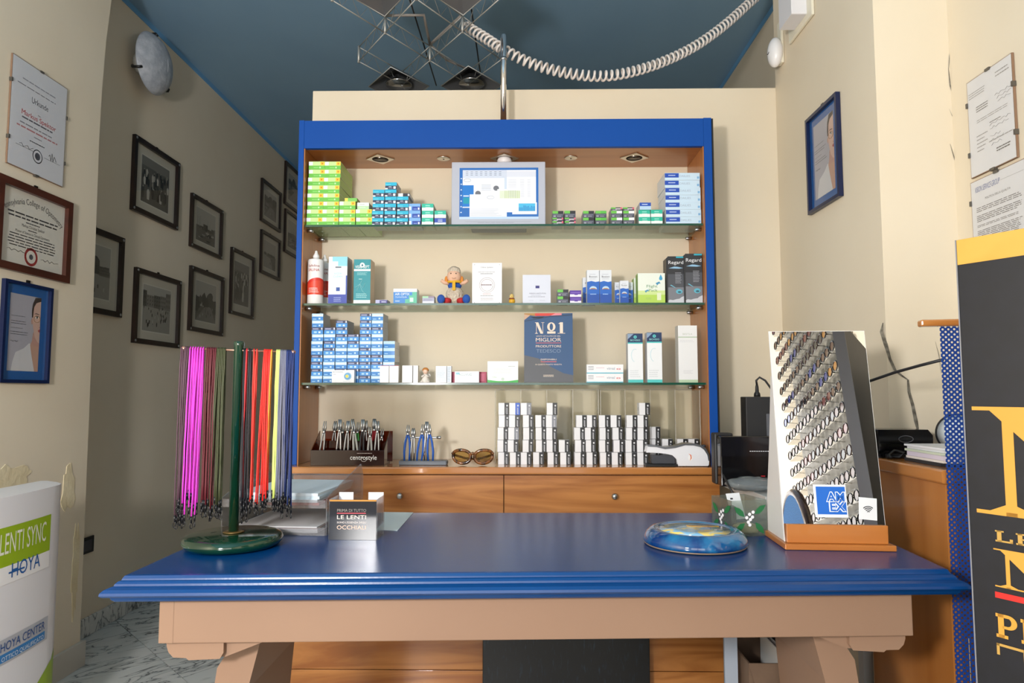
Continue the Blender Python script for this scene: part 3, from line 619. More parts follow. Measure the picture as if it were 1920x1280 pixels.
def serif(mb, ch, u, z0, h, wd, m, y=-.001):       # didone / slab capitals
    th, hl, sf = wd*.30, wd*.055, h*.035
    R = lambda a, b, c, d: mb.rect(u+a*wd, z0+b*h, u+c*wd, z0+d*h, y, m)
    if ch == 'N':
        R(.10, 0, .155, 1); R(-.05, 0, .32, .035); R(-.05, .965, .26, 1); mb.poly([(u+.02*wd, z0+h), (u+.36*wd, z0+h), (u+.93*wd, z0), (u+.62*wd, z0)], y-.0001, m); R(.88, 0, .935, 1); R(.72, .965, 1.1, 1)
        mb.poly([(u+.02*wd, z0+.035*h), (u+.10*wd, z0+.10*h), (u+.155*wd, z0+.10*h), (u+.25*wd, z0+.035*h)], y-.0001, m)
    if ch == 'L': R(.10, 0, .36, 1); R(0, 0, 1, .15); R(0, .87, .5, 1); R(.82, 0, 1, .36)
    if ch == 'E': R(.10, 0, .36, 1); R(0, 0, 1, .15); R(0, .87, 1, 1); R(.82, 0, 1, .34); R(.82, .68, 1, 1); R(.3, .44, .7, .56)
    if ch == 'P':
        R(.10, 0, .38, 1); R(0, 0, .55, .14); R(0, .86, .6, 1); R(.3, .40, .6, .52)
        o = ell(u+.58*wd, z0+.70*h, .42*wd, .30*h, 12, -PI/2, PI/2); i_ = ell(u+.58*wd, z0+.70*h, .15*wd, .17*h, 12, -PI/2, PI/2)
        for k in range(11): mb.add([(p[0], y-.0001, p[1]) for p in (o[k], o[k+1], i_[k+1], i_[k])], [(0, 1, 2, 3)], m)
    if ch == 'R':
        serif(mb, 'P', u, z0, h, wd, m, y); mb.poly([(u+.45*wd, z0+.46*h), (u+.7*wd, z0+.46*h), (u+1.02*wd, z0), (u+.72*wd, z0)], y-.0002, m)
    if ch == 'T': R(.44, 0, .56, 1); R(.3, 0, .7, .03); R(0, .955, 1, 1); R(0, .80, .05, 1); R(.95, .80, 1, 1)
    if ch == 'I': R(.3, 0, .7, 1); R(.05, 0, .95, .13); R(.05, .87, .95, 1)
bt = MB()
u0, zt = on_banner(1840, 762); u1, zb_ = on_banner(1848, 962); serif(bt, 'N', u0, zb_, zt-zb_, .34, GOLD2)
bt.build('lettering', ban)
bt = MB(); u0, zt = on_banner(1866, 993); _, zb_ = on_banner(1866, 1014); du = on_banner(1902, 1000)[0]-u0
for k, ch in enumerate('LENTI'): serif(bt, ch, u0+k*du*1.08, zb_, zt-zb_, du*.92, GOLD)
bt.build('lettering', ban)
bt = MB(); u0, zt = on_banner(1870, 1028); _, zb_ = on_banner(1870, 1099); serif(bt, 'N', u0, zb_, zt-zb_, .128, GOLD2); serif(bt, 'E', u0+.17, zb_, zt-zb_, .09, GOLD2); serif(bt, 'L', u0+.28, zb_, zt-zb_, .09, GOLD2); bt.build('lettering', ban)
u0, zt = on_banner(1866, 1108); _, zb_ = on_banner(1866, 1119); MB().rect(u0, zb_, BW-.05, zt, -.001, BRED).build('red_rule', ban)
bt = MB(); u0, zt = on_banner(1867, 1148); _, zb_ = on_banner(1867, 1192); du = on_banner(1910, 1170)[0]-u0
for k, ch in enumerate('PRI'): serif(bt, ch, u0+k*du*1.1, zb_, zt-zb_, du*.95, GOLD2)
bt.build('lettering', ban)
bt = MB(); u0, zt = on_banner(1869, 1204); _, zb_ = on_banner(1869, 1280); serif(bt, 'T', u0, zb_-.03, zt-zb_+.03, .10, GOLD); serif(bt, 'E', u0+.13, zb_-.03, zt-zb_+.03, .07, GOLD); bt.build('lettering', ban)
u0, zz = on_banner(1819, 1240); MB().lines(0, .1, -.0012, .0012, 1, P('8a7a58'), -.001).build('small_print', ban, T=Matrix.Translation((u0, 0, zz-.05)) @ Matrix.Rotation(-PI/2, 4, 'Y'))
# ================================================================ BOXES AND THINGS ON THE SHELVES
def carton(w, h, d, side, prints=(), texts=(), sides=None, top=None, name='carton', lines=(), rough=.45):
    P = lambda c: globals()['P'](c, rough)
    mb = MB(); mb.box(-w/2, w/2, 0, d, 0, h, P(side))
    for k, (x0, z0, x1, z1, c) in enumerate(prints): mb.rect(-w/2+x0*w, z0*h, -w/2+x1*w, z1*h, -.0002-.00005*k, P(c))
    y = -.0002-.00005*len(prints)-.0001
    for st, x, z, hh, ww, c in texts: mb.text(st, -w/2+x*w, z*h, hh*h, P(c), y, w=ww*w if ww else None)
    for x0, x1, z0, z1, n_, c in lines: mb.lines(-w/2+x0*w, -w/2+x1*w, z0*h, z1*h, n_, P(c), y, .4, .2)
    for x0, z0, x1, z1, c in (sides or ()):
        for xs in (-1, 1):
            xx = xs*(w/2+.0002); ya, yb = x0*d, x1*d
            q_ = [(xx, ya, z0*h), (xx, yb, z0*h), (xx, yb, z1*h), (xx, ya, z1*h)]; mb.add(q_ if xs > 0 else q_[::-1], [(0, 1, 2, 3)], P(c))
    if top: mb.rect(-w/2, 0, w/2, 0, -.0002, P(side)); mb.add([(-w/2, 0, h+.0002), (w/2, 0, h+.0002), (w/2, d, h+.0002), (-w/2, d, h+.0002)], [(0, 1, 2, 3)], P(top))
    return mb.mesh(name)
ORD = ('bottom', 'second', 'third', 'fourth', 'fifth', 'sixth', 'seventh', 'eighth', 'ninth', 'tenth')
NTH = ('first', 'second', 'third', 'fourth', 'fifth', 'sixth', 'seventh', 'eighth', 'ninth', 'tenth', 'eleventh', 'twelfth', 'thirteenth', 'fourteenth', 'fifteenth', 'sixteenth')
def up(k, n): return 'topmost' if k == n-1 and n > 1 else ORD[k] if k == 0 else ORD[k]+' from bottom'
def col_at(x0, x1, yb, Y):
    a, b = at(x0, yb, Y=Y).x, at(x1, yb, Y=Y).x; s_ = max(0, IX0+.0018-a)-max(0, b-IX1+.0018)
    return (a+b)/2+s_, b-a
def hpx(px, Y): return px*Y/FPX*1.0
def stack(meshes, name, xc, Y, z0, h, n, lab, cat, group, jit=.001, lean=0.0, d=.1, pick=None):
    for k in range(n):
        me = meshes[pick(k) if pick else 0]
        la, gr = lab.replace('@', up(k, n)), group
        put(me, name, (xc+lean*k+random.uniform(-jit, jit), Y+random.uniform(0, .003), z0+.0004+k*(h+.0004)), random.uniform(-.012, .012), label=la, cat=cat, group=gr)
random.seed(21)
BY = YF+.030            # front plane of most shelf goods
Z1, Z2, Z3 = SZ
# ---- top shelf: green cartons
x_, w_ = col_at(573, 603.5, 419, BY); gh = hpx(15.45, BY)
GB = ((0, 0, 1, .48, '6cc24a'), (0, .48, 1, 1, 'c9e79a'), (0, .52, .25, .96, 'e9edf6'), (.72, .5, 1, .97, 'f4cf3a'), (.80, .62, .90, .85, 'd58a2a'), (.3, .18, .62, .28, '8ed873'), (.66, .14, .76, .34, 'bfeab0'))
green = carton(w_-.0012, gh, .19, 'c3d69a', GB, sides=((.03, .06, .97, .94, 'a9cc6c'),), top='cfe8a8')
gl, gg = 'lime green lens carton, @ in its column, ', 'lime green lens cartons'
for k, (x0, n_) in enumerate(((572.5, 8), (604, 8), (635.5, 3), (667, 2))):
    xc, _ = col_at(x0, x0+30.5, 419, BY); stack([green], 'lens_carton', xc, BY, Z1, gh, n_, gl+NTH[k]+' column from the left post', 'carton', gg, lean=.0006 if k < 2 else 0)
xc, _ = col_at(645, 670, 372, BY); put(carton(.048, .0135, .05, '93a24c', ((0, 0, 1, 1, '7cc65c'), (0, 0, .25, 1, 'f1dc57'))), 'lens_carton', (xc, BY+.004, Z1+3*(gh+.0004)+.0005), label='small flat green carton lying on the green stack', cat='carton')
xc, _ = col_at(669, 692, 388, BY); put(carton(.046, .0265, .07, 'cfd6c8', ((0, 0, 1, .5, 'b7dfae'), (0, .5, 1, 1, 'eef2ee')), lines=((.2, .8, .6, .85, 1, 'a9b4aa'), (.2, .8, .15, .4, 1, 'e0f0dc'))), 'lens_carton', (xc, BY+.002, Z1+2*(gh+.0004)+.0005), label='pale green and white carton beside the lime green stack', cat='carton')
# turquoise and navy cartons
bh = hpx(13.75, BY); bw = hpx(22.4, BY)
NB = ((0, 0, 1, .52, '2f3350'), (0, .52, 1, 1, '22b4d8'), (0, .02, .22, .2, 'e7eaf4'), (.72, .08, .92, .42, 'e3e6f0'), (.26, .1, .64, .26, '6a6d86'), (.05, .62, .5, .72, '6fd6ec'), (.3, .32, .55, .42, 'b9bccb'))
nav = carton(bw-.001, bh, .09, 'a4a8ae', NB, top='59aebf')
nl, ng = 'turquoise and navy lens carton, @ in ', 'turquoise and navy lens cartons'
for x0, n_, nt in ((697, 5, 'the column touching the lime green ones'), (720, 6, 'the tallest turquoise column'), (743, 4, 'the column touching the sky blue ones')):
    xc, _ = col_at(x0, x0+22.4, 419, BY); stack([nav], 'lens_carton', xc, BY, Z1, bh, n_, nl+nt, 'carton', ng, lean=.0004)
xc, _ = col_at(746, 769, 360, BY); put(carton(bw, .0125, .09, 'c9ccd2', ((0, 0, 1, 1, '2d3040'), (0, 0, .4, 1, 'eef0f6'), (.82, .2, .96, .8, 'eef0f6'))), 'lens_carton', (xc, BY+.002, Z1+4*(bh+.0004)+.0006), label='flat black and white carton lying on the turquoise stack', cat='carton')
bl3 = carton(bw-.001, bh, .09, '8e96b0', ((0, 0, 1, 1, '79aee8'), (.28, .05, 1, .6, '1f45a8'), (0, .1, .18, .6, 'e6ecf8'), (.78, .15, .92, .45, 'e6ecf8'), (.4, .2, .7, .3, '8aa2e0')), top='7fa7d8')
xc, _ = col_at(766, 788.5, 419, BY); stack([bl3], 'lens_carton', xc, BY, Z1, bh, 3, 'sky blue lens carton, @ of three between turquoise and mint columns', 'carton', 'sky blue lens cartons')
MINT = ((0, 0, 1, .45, 'e9f4f0'), (0, .45, 1, 1, '27b89e'), (.3, .36, .75, .5, 'e9f4f0'), (.3, .66, .7, .8, '8fe0d0'))
mint = carton(bw-.001, bh, .09, 'a8b0a8', MINT, top='86cfc0')
xc, _ = col_at(790, 812.5, 419, BY); stack([mint], 'lens_carton', xc, BY, Z1, bh, 3, 'mint and white lens carton, @ of three between sky blue cartons and monitor', 'carton', 'mint lens cartons left of the monitor')
xc, _ = col_at(814, 836.5, 419, BY)
put(carton(bw-.001, bh, .09, 'a8b0a8', ((0, 0, 1, .4, 'dfe8f6'), (0, .35, 1, .95, '2348b0'), (.3, .5, .7, .6, 'dfe8f6'), (.3, .72, .7, .82, '9fb4e6'))), 'lens_carton', (xc, BY, Z1+.0004), label='royal blue and white carton directly left of the monitor', cat='carton')
put(mint, 'lens_carton', (xc, BY, Z1+bh+.0009), label='mint carton on the royal blue carton beside the monitor', cat='carton')
# ---- right of the monitor
sw, sh = hpx(21.3, BY), hpx(13.0, BY)
def dark_green(v): return carton(sw-.001, sh, .08, '9a9da2', ((0, 0, 1, 1, '4a4c5c'), (0, .6, .5, 1, '6cc04e'), (.5, .6, 1, 1, ('26262c', '58b848', 'e8eaee')[v]), (.08, .15, .3, .3, 'b8bac4'), (.4, .15, .8, .28, '8b8d9a'), (.08, .38, .9, .46, '7f8190')), top='86a878')
dgs = [dark_green(0), dark_green(1), dark_green(2)]
halfp = carton(sw-.001, sh*.5, .08, '9a9da2', ((0, 0, 1, 1, '46424e'), (0, .55, .4, 1, '6cc04e'), (.4, .4, 1, .65, 'e6e0e6'), (.85, .4, 1, 1, 'd6607a'), (.1, .1, .5, .3, 'b8bac4')))
dgl = ['charcoal and green carton with black corner, right of the monitor', 'charcoal carton with a full green top band, right of the monitor', 'charcoal, green and white lens carton right of the monitor']
dgg = ['charcoal cartons with black corner', 'charcoal cartons with green band', 'charcoal cartons with white corner']
hl = 'flat charcoal and pink carton right of the monitor'; hg = 'flat charcoal and pink cartons'
pairs = {1035.5: 'beside the monitor', 1058.5: 'one off the monitor', 1093: 'left of the green banded pair', 1116.5: '', 1146: 'beside the green banded pair', 1168.5: 'beside the mint pair'}
for x0, sp in ((1035.5, 'hh0'), (1058.5, 'hh0'), (1093, '00'), (1116.5, '11'), (1146, '22h'), (1168.5, '22h')):
    xc, _ = col_at(x0, x0+21.3, 420, BY); z = Z1+.0004
    for kk, ch in enumerate(sp):
        if ch == 'h': put(halfp, 'lens_carton', (xc, BY+random.uniform(0, .002), z), label=hl.replace('right of the monitor', up(kk, len(sp))+' in column '+pairs[x0]), cat='carton', group=hg); z += sh*.5+.0004
        else: put(dgs[int(ch)], 'lens_carton', (xc+random.uniform(-.0006, .0006), BY+random.uniform(0, .002), z), label=dgl[int(ch)].replace('right of the monitor', up(kk, len(sp))+', '+pairs[x0]).strip(', '), cat='carton', group=dgg[int(ch)]); z += sh+.0004
for x0 in (1198, 1220.8):
    xc, _ = col_at(x0, x0+21.5, 420, BY); stack([carton(sw-.001, sh, .08, 'a8b0a8', MINT, top='86cfc0') if x0 == 1198 else bpy.data.meshes['carton']] if 0 else [mint], 'lens_carton', xc, BY, Z1, bh, 2, 'mint and white lens carton, @ of the pair '+('under the royal blue carton' if x0 == 1198 else 'beside the wide pale blue stack'), 'carton', 'mint lens cartons right of the monitor', jit=.0002)
xc, _ = col_at(1200, 1221, 420, BY); put(carton(sw, bh, .08, 'b8bcc6', ((0, 0, 1, 1, 'b7d4ee'), (0, .5, 1, 1, '2250b4'), (.2, .68, .7, .8, 'c6d6f4'))), 'lens_carton', (xc, BY, Z1+2*(bh+.0004)+.0006), label='royal blue topped carton on the mint pair', cat='carton')
xc, ww = col_at(1253, 1320, 418, BY); wh = hpx(14.0, BY)
wbox = carton(ww-.002, wh, .14, 'd3d9e0', ((0, 0, 1, 1, 'c9e0f2'), (0, .35, .4, .95, '1f4cb4'), (.1, .6, .3, .72, 'b9c8ee'), (.92, .2, .98, .5, '7fb4e0')), (('DAILIES', .57, .42, .30, .30, 'a4b4c6'),), top='dce6ee')
stack([wbox], 'lens_carton', xc, BY, Z1, wh, 7, 'wide pale blue carton, @ in the stack of seven by the right post', 'carton', 'pale blue wide cartons', lean=-.0004)
# ---- monitor
xc, mw = col_at(846, 1023, 420, 2.64); zt = at(935, 302, Y=2.64).z; mhh = zt-Z1-.001
mon = thing('flat_monitor', (xc, 2.64, Z1+.0005), 0, 'silver flat monitor with open windows on a blue desktop, on the top glass shelf', 'monitor', rx=-.02)
MB().box(-mw/2, mw/2, 0, .035, 0, mhh, mat('silver_plastic', 'b6bac8', .35)).build('casing', mon, bevel=.003)
MB().box(-mw*.3, mw*.3, .0355, .10, 0, mhh*.5, mat('grey_plastic', '85888f', .5)).build('rear_housing', mon, bevel=.004)
sx0, sx1, sz0, sz1 = -mw*.415, mw*.425, mhh*.115, mhh*.905
W_, H_ = sx1-sx0, sz1-sz0
def E_(h): return mat('screen_'+h, h, .3, emit=.12)
scr = MB().rect(sx0, sz0, sx1, sz1, -.0006, E_('b8cde6')); 
def sr(u0, v0, u1, v1, h, k): scr.rect(sx0+u0*W_, sz0+v0*H_, sx0+u1*W_, sz0+v1*H_, -.0006-.00008*k, E_(h))
for a in (((0, .045, 1, 1, '2a66b0', 1), (.04, .22, .97, .955, 'dfe3ec', 2), (.04, .80, .60, .95, 'c6cede', 3), (.60, .82, .97, .93, 'd2d6e2', 3), (.57, .13, .60, .80, 'c3cfe0', 3), (.60, .13, .97, .80, 'e2e4ec', 3), (.04, .24, .18, .66, '2474c4', 4), (.05, .30, .13, .42, '1d8fa6', 5), (.05, .44, .12, .46, 'd6e6f4', 5), (.13, .045, .60, .48, 'e6e8f0', 6), (.48, .34, .78, .58, 'eceef2', 7), (.51, .40, .77, .55, 'd4dcc8', 8), (.67, .09, .98, .32, 'e8ecf4', 9), (.75, .15, .96, .30, '4fb4dc', 10))): sr(*a)
for k in range(9): sr(.575+k*.022, .40, .583+k*.022, .55, 'b4c290', 11)
for k in range(11): sr(.755+k*.019, .15, .765+k*.019, .15+random.uniform(.07, .12), '2f7cc0', 11)
for v in (.88, .85, .915): 
    for k in range(8): sr(.08+k*.06, v, .11+k*.06, v+.012, '8d97ac', 11)
for k in range(12): sr(.62, .76-k*.03, .72, .765-k*.03, 'b4b9c6', 12); sr(.77, .76-k*.03, .82, .765-k*.03, 'b4b9c6', 12); sr(.86, .76-k*.03, .90, .765-k*.03, 'b4b9c6', 12)
for k in range(7): sr(.14, .19-k*.02, .14+random.uniform(.3, .44), .195-k*.02, 'a9aebc', 12)
for k in range(5): sr(.28, .66-k*.025, .40, .667-k*.025, 'a9aebc', 12)
for cx, cz in ((.465, .60), (.235, .50)): scr.poly([(sx0+p[0]*W_, sz0+p[1]*H_) for p in ell(cx, cz, .036, .05, 16)], -.0006-.00008*5, E_('6a6c74'))
for cx, cz in ((.10, .755), (.395, .42)): scr.tube([(sx0+p[0]*W_, -.0017, sz0+p[1]*H_) for p in ell(cx, cz, .045, .03, 14)], .0005, E_('6d7890'), 4, closed=True)
for k in range(7): sr(.015, .12+k*.11, .03, .14+k*.11, 'd9e6f4', 12)
scr.build('screen', mon)
MB().lines(-mw*.22, mw*.22, mhh*.055, mhh*.065, 1, P('9094a2'), -.0006).build('speaker_slit', mon)
MB().box(-mw*.35, mw*.35, -.0006, 0, mhh*.075, mhh*.08, P('a4a8b6')).build('bezel_line', mon)
# ---- middle shelf
def bottle(xc, Y, rad, z0, hh, label):
    t = thing('saline_bottle', (xc, Y, z0+.0004), 0, label, 'bottle', 'white saline bottles')
    MB().lathe([(rad*.92, 0), (rad, .004), (rad, hh*.80), (rad*.95, hh*.825), (rad*.6, hh*.84), (rad*.38, hh*.845), (rad*.36, hh*.87)], P('eeeeee', .3), n=28).build('body', t)
    def band(za, zb, h, dr):     # wrap label with wavy top
        vs2 = []; n_ = 28
        for j in range(n_+1):
            a = 2*PI*j/n_; r = rad+dr; vs2 += [(r*math.cos(a), r*math.sin(a), za), (r*math.cos(a), r*math.sin(a), zb(a))]
        return MB().add(vs2, [(2*j, 2*j+2, 2*j+3, 2*j+1) for j in range(n_)], P(h, .35), True)
    band(hh*.17, lambda a: hh*(.40+.08*math.sin(a+2.6)), 'd8352c', .0004).build('red_label', t)
    band(hh*.17, lambda a: hh*(.36+.07*math.sin(a+2.4)), 'e04a36', .0007).build('red_label', t)
    MB().lathe([(rad*.36, hh*.871), (rad*.42, hh*.875), (rad*.36, hh*.91), (rad*.24, hh*.94), (rad*.2, hh*.95), (rad*.16, hh*.99), (rad*.08, hh)], P('f4f4f4', .3), n=16).build('nozzle_cap', t)
    mb = MB()
    for s_, z, h_, c in (('Safeline', .68, .042, 'a5504e'), ('SALINA', .60, .05, 'b8403e')):
        mb = MB(); k0 = len(mb.v); mb.text(s_, 0, hh*z, hh*h_, P(c), 0, w=rad*1.45); mb.v[k0:] = [((rad+.0012)*math.sin(v[0]/rad), -(rad+.0012)*math.cos(v[0]/rad), v[2]) for v in mb.v[k0:]]; mb.build('label_lettering', t)
    mb = MB(); k0 = len(mb.v); mb.lines(-rad*.6, rad*.7, hh*.2, hh*.3, 3, P('f4d8d4'), 0, .4); mb.v[k0:] = [((rad+.0012)*math.sin(v[0]/rad), -(rad+.0012)*math.cos(v[0]/rad), v[2]) for v in mb.v[k0:]]
    mb.build('label_lettering', t)
xc, bw_ = col_at(574.5, 604, 560, BY+.03); bottle(xc+.001, BY+.032, bw_/2, Z2, at(590, 470, Y=BY+.03).z-Z2, 'white saline bottle with red wave label, in front')
bottle(xc+.012, BY+.110, bw_/2*.98, Z2, at(590, 470, Y=BY+.03).z-Z2, 'white saline bottle with red wave label, half hidden behind another')
def std(x0, x1, ytop, zsh, Y, d, side, prints, texts, label, name='carton', rz=0, ybase=568, group=None, **k):
    xc, ww = col_at(x0, x1, ybase, Y); hh = at((x0+x1)/2, ytop, Y=Y).z-zsh-.0004
    return put(carton(ww, hh, d, side, prints, texts, name='carton', **k), name, (xc, Y, zsh+.0004), rz, label=label, cat='carton', group=group)
std(615, 650, 481, Z2, BY+.01, .075, '9a9ca8', ((0, 0, 1, 1, 'e6eaf2'), (.5, .8, 1, 1, '8fd4e4'), (.2, .9, 1, 1, '8fd4e4'), (.93, 0, 1, .6, '3a56b0'), (0, 0, 1, .20, '3448a8'), (.42, .27, .62, .35, '1f4a9a'), (.36, .76, .68, .79, '6a7482')), (('AVIZOR', .5, .62, .04, .4, '8fd4d8'), ('CLEAN', .5, .56, .04, .5, '8fd4d8')), 'tall white and blue solution carton with a navy foot', sides=((.1, .1, .9, .95, '7c7e8c'),), lines=((.3, .7, .04, .15, 3, '9aa8dc'),), group=None)
std(662.5, 694, 486, Z2, BY+.01, .07, 'c9b49c', ((0, 0, 1, 1, '0f8c98'), (0, 0, 1, .085, 'e6eef0'), (0, .735, 1, .78, 'e6eef0'), (.3, .55, .5, .56, 'd8ecec')), (('VISIO SEPT', .5, .80, .065, .84, 'f0f6f6'),), 'teal solution carton with a white drop emblem', lines=((.15, .85, .13, .24, 3, '9ad2d6'), (.2, .8, .64, .71, 3, '9ad2d6')))
q, _ = col_at(662.5, 694, 568, BY+.01)
mb = MB().poly(ell(0, 0, .0095, .0095, 20), 0, P('f0f6f6')).poly([(0, .006), (.0035, -.001), (.0025, -.004), (0, -.005), (-.0025, -.004), (-.0035, -.001)], -.0002, P('0f6a78'))
for pts in ([(-.02, -.10), (-.008, -.075), (.004, -.09), (.012, -.07)], [(-.008, -.075), (0, -.10), (.02, -.12)], [(-.028, -.09), (-.008, -.075), (0, -.06)]): mb.tube([(p[0], -.0004, p[1]) for p in pts], .0008, P('a4dce0'), 4)
mb.build('drop_emblem', bpy.data.objects[[o.name for o in COL.objects if o.get('label') == 'teal solution carton with a white drop emblem'][0]], T=Matrix.Translation((0, -.0006, at(678, 497, Y=BY+.01).z-Z2)))
std(704, 726, 562, Z2, BY+.005, .06, '9a9cb8', ((0, 0, 1, 1, 'b4b6dc'), (.35, .1, 1, .9, '3e3a8a'), (.5, .35, .9, .6, 'c6c6e8')), (), 'small flat lilac carton lying beside the teal carton')
std(737.5, 781.5, 541, Z2, BY+.005, .06, 'd6dade', ((0, 0, 1, 1, '2f83d0'), (0, .78, 1, 1, 'eef2f6'), (.5, 0, 1, .3, '57b99a'), (.66, 0, 1, .55, '57b99a'), (.8, 0, 1, .78, '57b99a'), (.7, .12, .85, .4, 'c8e8dc')), (('AIR OPTIX', .38, .56, .16, .62, 'f2f6fa'), ('HydraGlyde', .33, .40, .10, .48, 'd6e6f6')), 'blue and green lens carton with a white lid beside the plush sheep', lines=((.08, .3, .12, .22, 1, 'e8f0f8'),))
std(792, 814, 555, Z2, BY+.005, .05, 'c2c6c6', ((0, 0, 1, 1, 'a9abc4'), (0, .75, .5, 1, '9fd0a8'), (.5, .75, 1, 1, '8b7c90'), (0, 0, 1, .3, 'd8dae6')), (), 'tiny grey and green carton left of the plush sheep', lines=((.1, .9, .4, .65, 2, '6c6e88'),))
# plush sheep
FLE = noisy('sheep_fleece', 'c9b8a4', 'e0d4c2', 60, .95, 4, bump=1.0, bscale=120); FACE = P('e2b79c', .8); ORG = P('d98a3c', .8); BLP = P('2553a8', .8); REDP = P('b8282c', .8); YEL = P('dba928', .8)
sx, sw_ = col_at(820, 884, 568, BY+.04); k_ = sw_/.136
sheep = thing('plush_sheep', (sx, BY+.045, Z2+.0006), 0, 'plush sheep with blue shoes and a yellow scarf sitting on the middle shelf', 'toy')
B = lambda m, nm, *a, **k: MB().ball(tuple(c*k_ for c in a[0]), *[r*k_ for r in a[1]], m, **k).build(nm, sheep)
B(FLE, 'body', (0, .005, .038), (.036, .032, .038), nu=28, nv=20, jit=.035)
B(BLP, 'blue_vest', (0, .004, .077), (.028, .022, .018), nu=20, nv=12)
B(FACE, 'head', (-.002, -.008, .112), (.028, .024, .028), nu=24, nv=16)
B(FLE, 'wool_cap', (-.002, -.002, .133), (.027, .023, .021), nu=22, nv=14, jit=.05)
for s_ in (-1, 1):
    B(ORG, 'ear', (s_*.031-.002, -.004, .098), (.007, .006, .017), nu=12, nv=10)
    MB().tube([(s_*.022*k_, 0, .085*k_), (s_*.040*k_, -.006*k_, .088*k_), (s_*.053*k_, -.010*k_, .097*k_)], [.008*k_, .0075*k_, .007*k_], FACE, 10).build('arm', sheep)
    MB().tube([(s_*.018*k_, -.012*k_, .014*k_), (s_*.036*k_, -.026*k_, .0135*k_)], [.0125*k_, .012*k_], REDP, 12).build('leg', sheep)
    MB().ball((s_*.050*k_, -.034*k_, .0185*k_), .0155*k_, .011*k_, .0183*k_, BLP, 14, 10).build('shoe', sheep)
    MB().ball((s_*.010*k_-.002, -.029*k_, .121*k_), .0022*k_, .002*k_, .0026*k_, BLACK, 8, 6).build('eye', sheep)
mb = MB(); mb.tube([(.026*k_*math.cos(a), .002-.024*k_*math.sin(a), .091*k_) for a in [i*2*PI/16 for i in range(16)]], .0055*k_, YEL, 8, closed=True); mb.box(-.006*k_, .006*k_, -.032*k_, -.027*k_, .054*k_, .090*k_, YEL); mb.build('scarf', sheep)
MB().tube([(-.008*k_, -.0308*k_, .103*k_), (0, -.0320*k_, .100*k_), (.008*k_, -.0308*k_, .103*k_)], .0007*k_, P('8a5a44'), 5).build('mouth', sheep)
# white certificate plate
def plate(x0, x1, ytop, zsh, Y, th, h, label, rx=-.03, name='certificate_plate', cat='certificate'):
    xc, ww = col_at(x0, x1, 568, Y); hh = at((x0+x1)/2, ytop, Y=Y).z-zsh-.001
    t = thing(name, (xc, Y, zsh+.0008), 0, label, cat, rx=rx); MB().box(-ww/2, ww/2, 0, th, 0, hh, P(h, .4)).build('plate', t, bevel=.0006); return t, ww, hh
t, w, h = plate(885, 941, 492, Z2, BY+.03, .006, 'efeff2', 'white certificate plate with a round emblem between the sheep and the duck')
g5 = P('77757c'); mb = MB().text('Ottica Spektor', 0, h*.875, h*.035, g5, w=w*.42).lines(-w*.3, w*.3, h*.76, h*.79, 1, P('b0aeb4')).lines(-w*.22, w*.22, h*.72, h*.75, 1, g5)
for r_ in (.255, .20): mb.tube([(w*r_*math.cos(a), -.0006, h*.46+w*r_*math.sin(a)) for a in [i*2*PI/28 for i in range(28)]], .0006, P('8a7478'), 4, closed=True)
mb.lines(-w*.2, w*.2, h*.44, h*.49, 1, P('8a7478'), fill=.5).rect(-w*.23, h*.5, w*.23, h*.502, -.0006, g5).rect(-w*.23, h*.42, w*.23, h*.422, -.0006, g5).lines(-w*.14, w*.14, h*.235, h*.255, 1, P('b06a64')).lines(-w*.22, w*.22, h*.19, h*.215, 1, g5).lines(-w*.22, w*.22, h*.09, h*.16, 4, P('b8b6bc'), center=True)
for x in (-.42, .42):
    for z in (.035, .955): mb.poly(ell(w*x, h*z, .0014, .0014, 8), -.0007, g5)
mb.build('plate_print', t)
MB().box(-w*.3, w*.3, .007, .04, 0, .006, P('c9c9cc')).build('foot', t)
# duck figurine
dx, dw = col_at(953, 966, 568, BY+.02)
duck = thing('chick_figurine', (dx, BY+.025, Z2+.0004), 0, 'tiny yellow and brown chick figurine on the middle shelf', 'figurine')
MB().ball((.001, 0, .0112), .0125, .010, .0112, P('d9a428', .35), 16, 10).build('body', duck); MB().ball((0, -.001, .030), .0085, .0075, .0095, P('e6c878', .35), 14, 10).build('head', duck)
MB().tube([(.010*math.cos(a)*.9, .001-.0085*math.sin(a), .021) for a in [i*2*PI/14 for i in range(14)]], .0025, P('8a3f22', .5), 6, closed=True).build('scarf', duck)
MB().lathe([(.0016, 0), (.0002, .004)], P('c86a1e'), c=(0, -.008, .029), n=8, axis='y').build('beak', duck); MB().ball((-.003, -.0082, .0325), .0008, .0006, .001, BLACK, 6, 5).ball((.003, -.0082, .0325), .0008, .0006, .001, BLACK, 6, 5).build('eye', duck); MB().tube([(0, 0, .038), (.0015, 0, .042), (-.001, 0, .0435)], .0008, P('a07a28'), 5).build('tuft', duck)
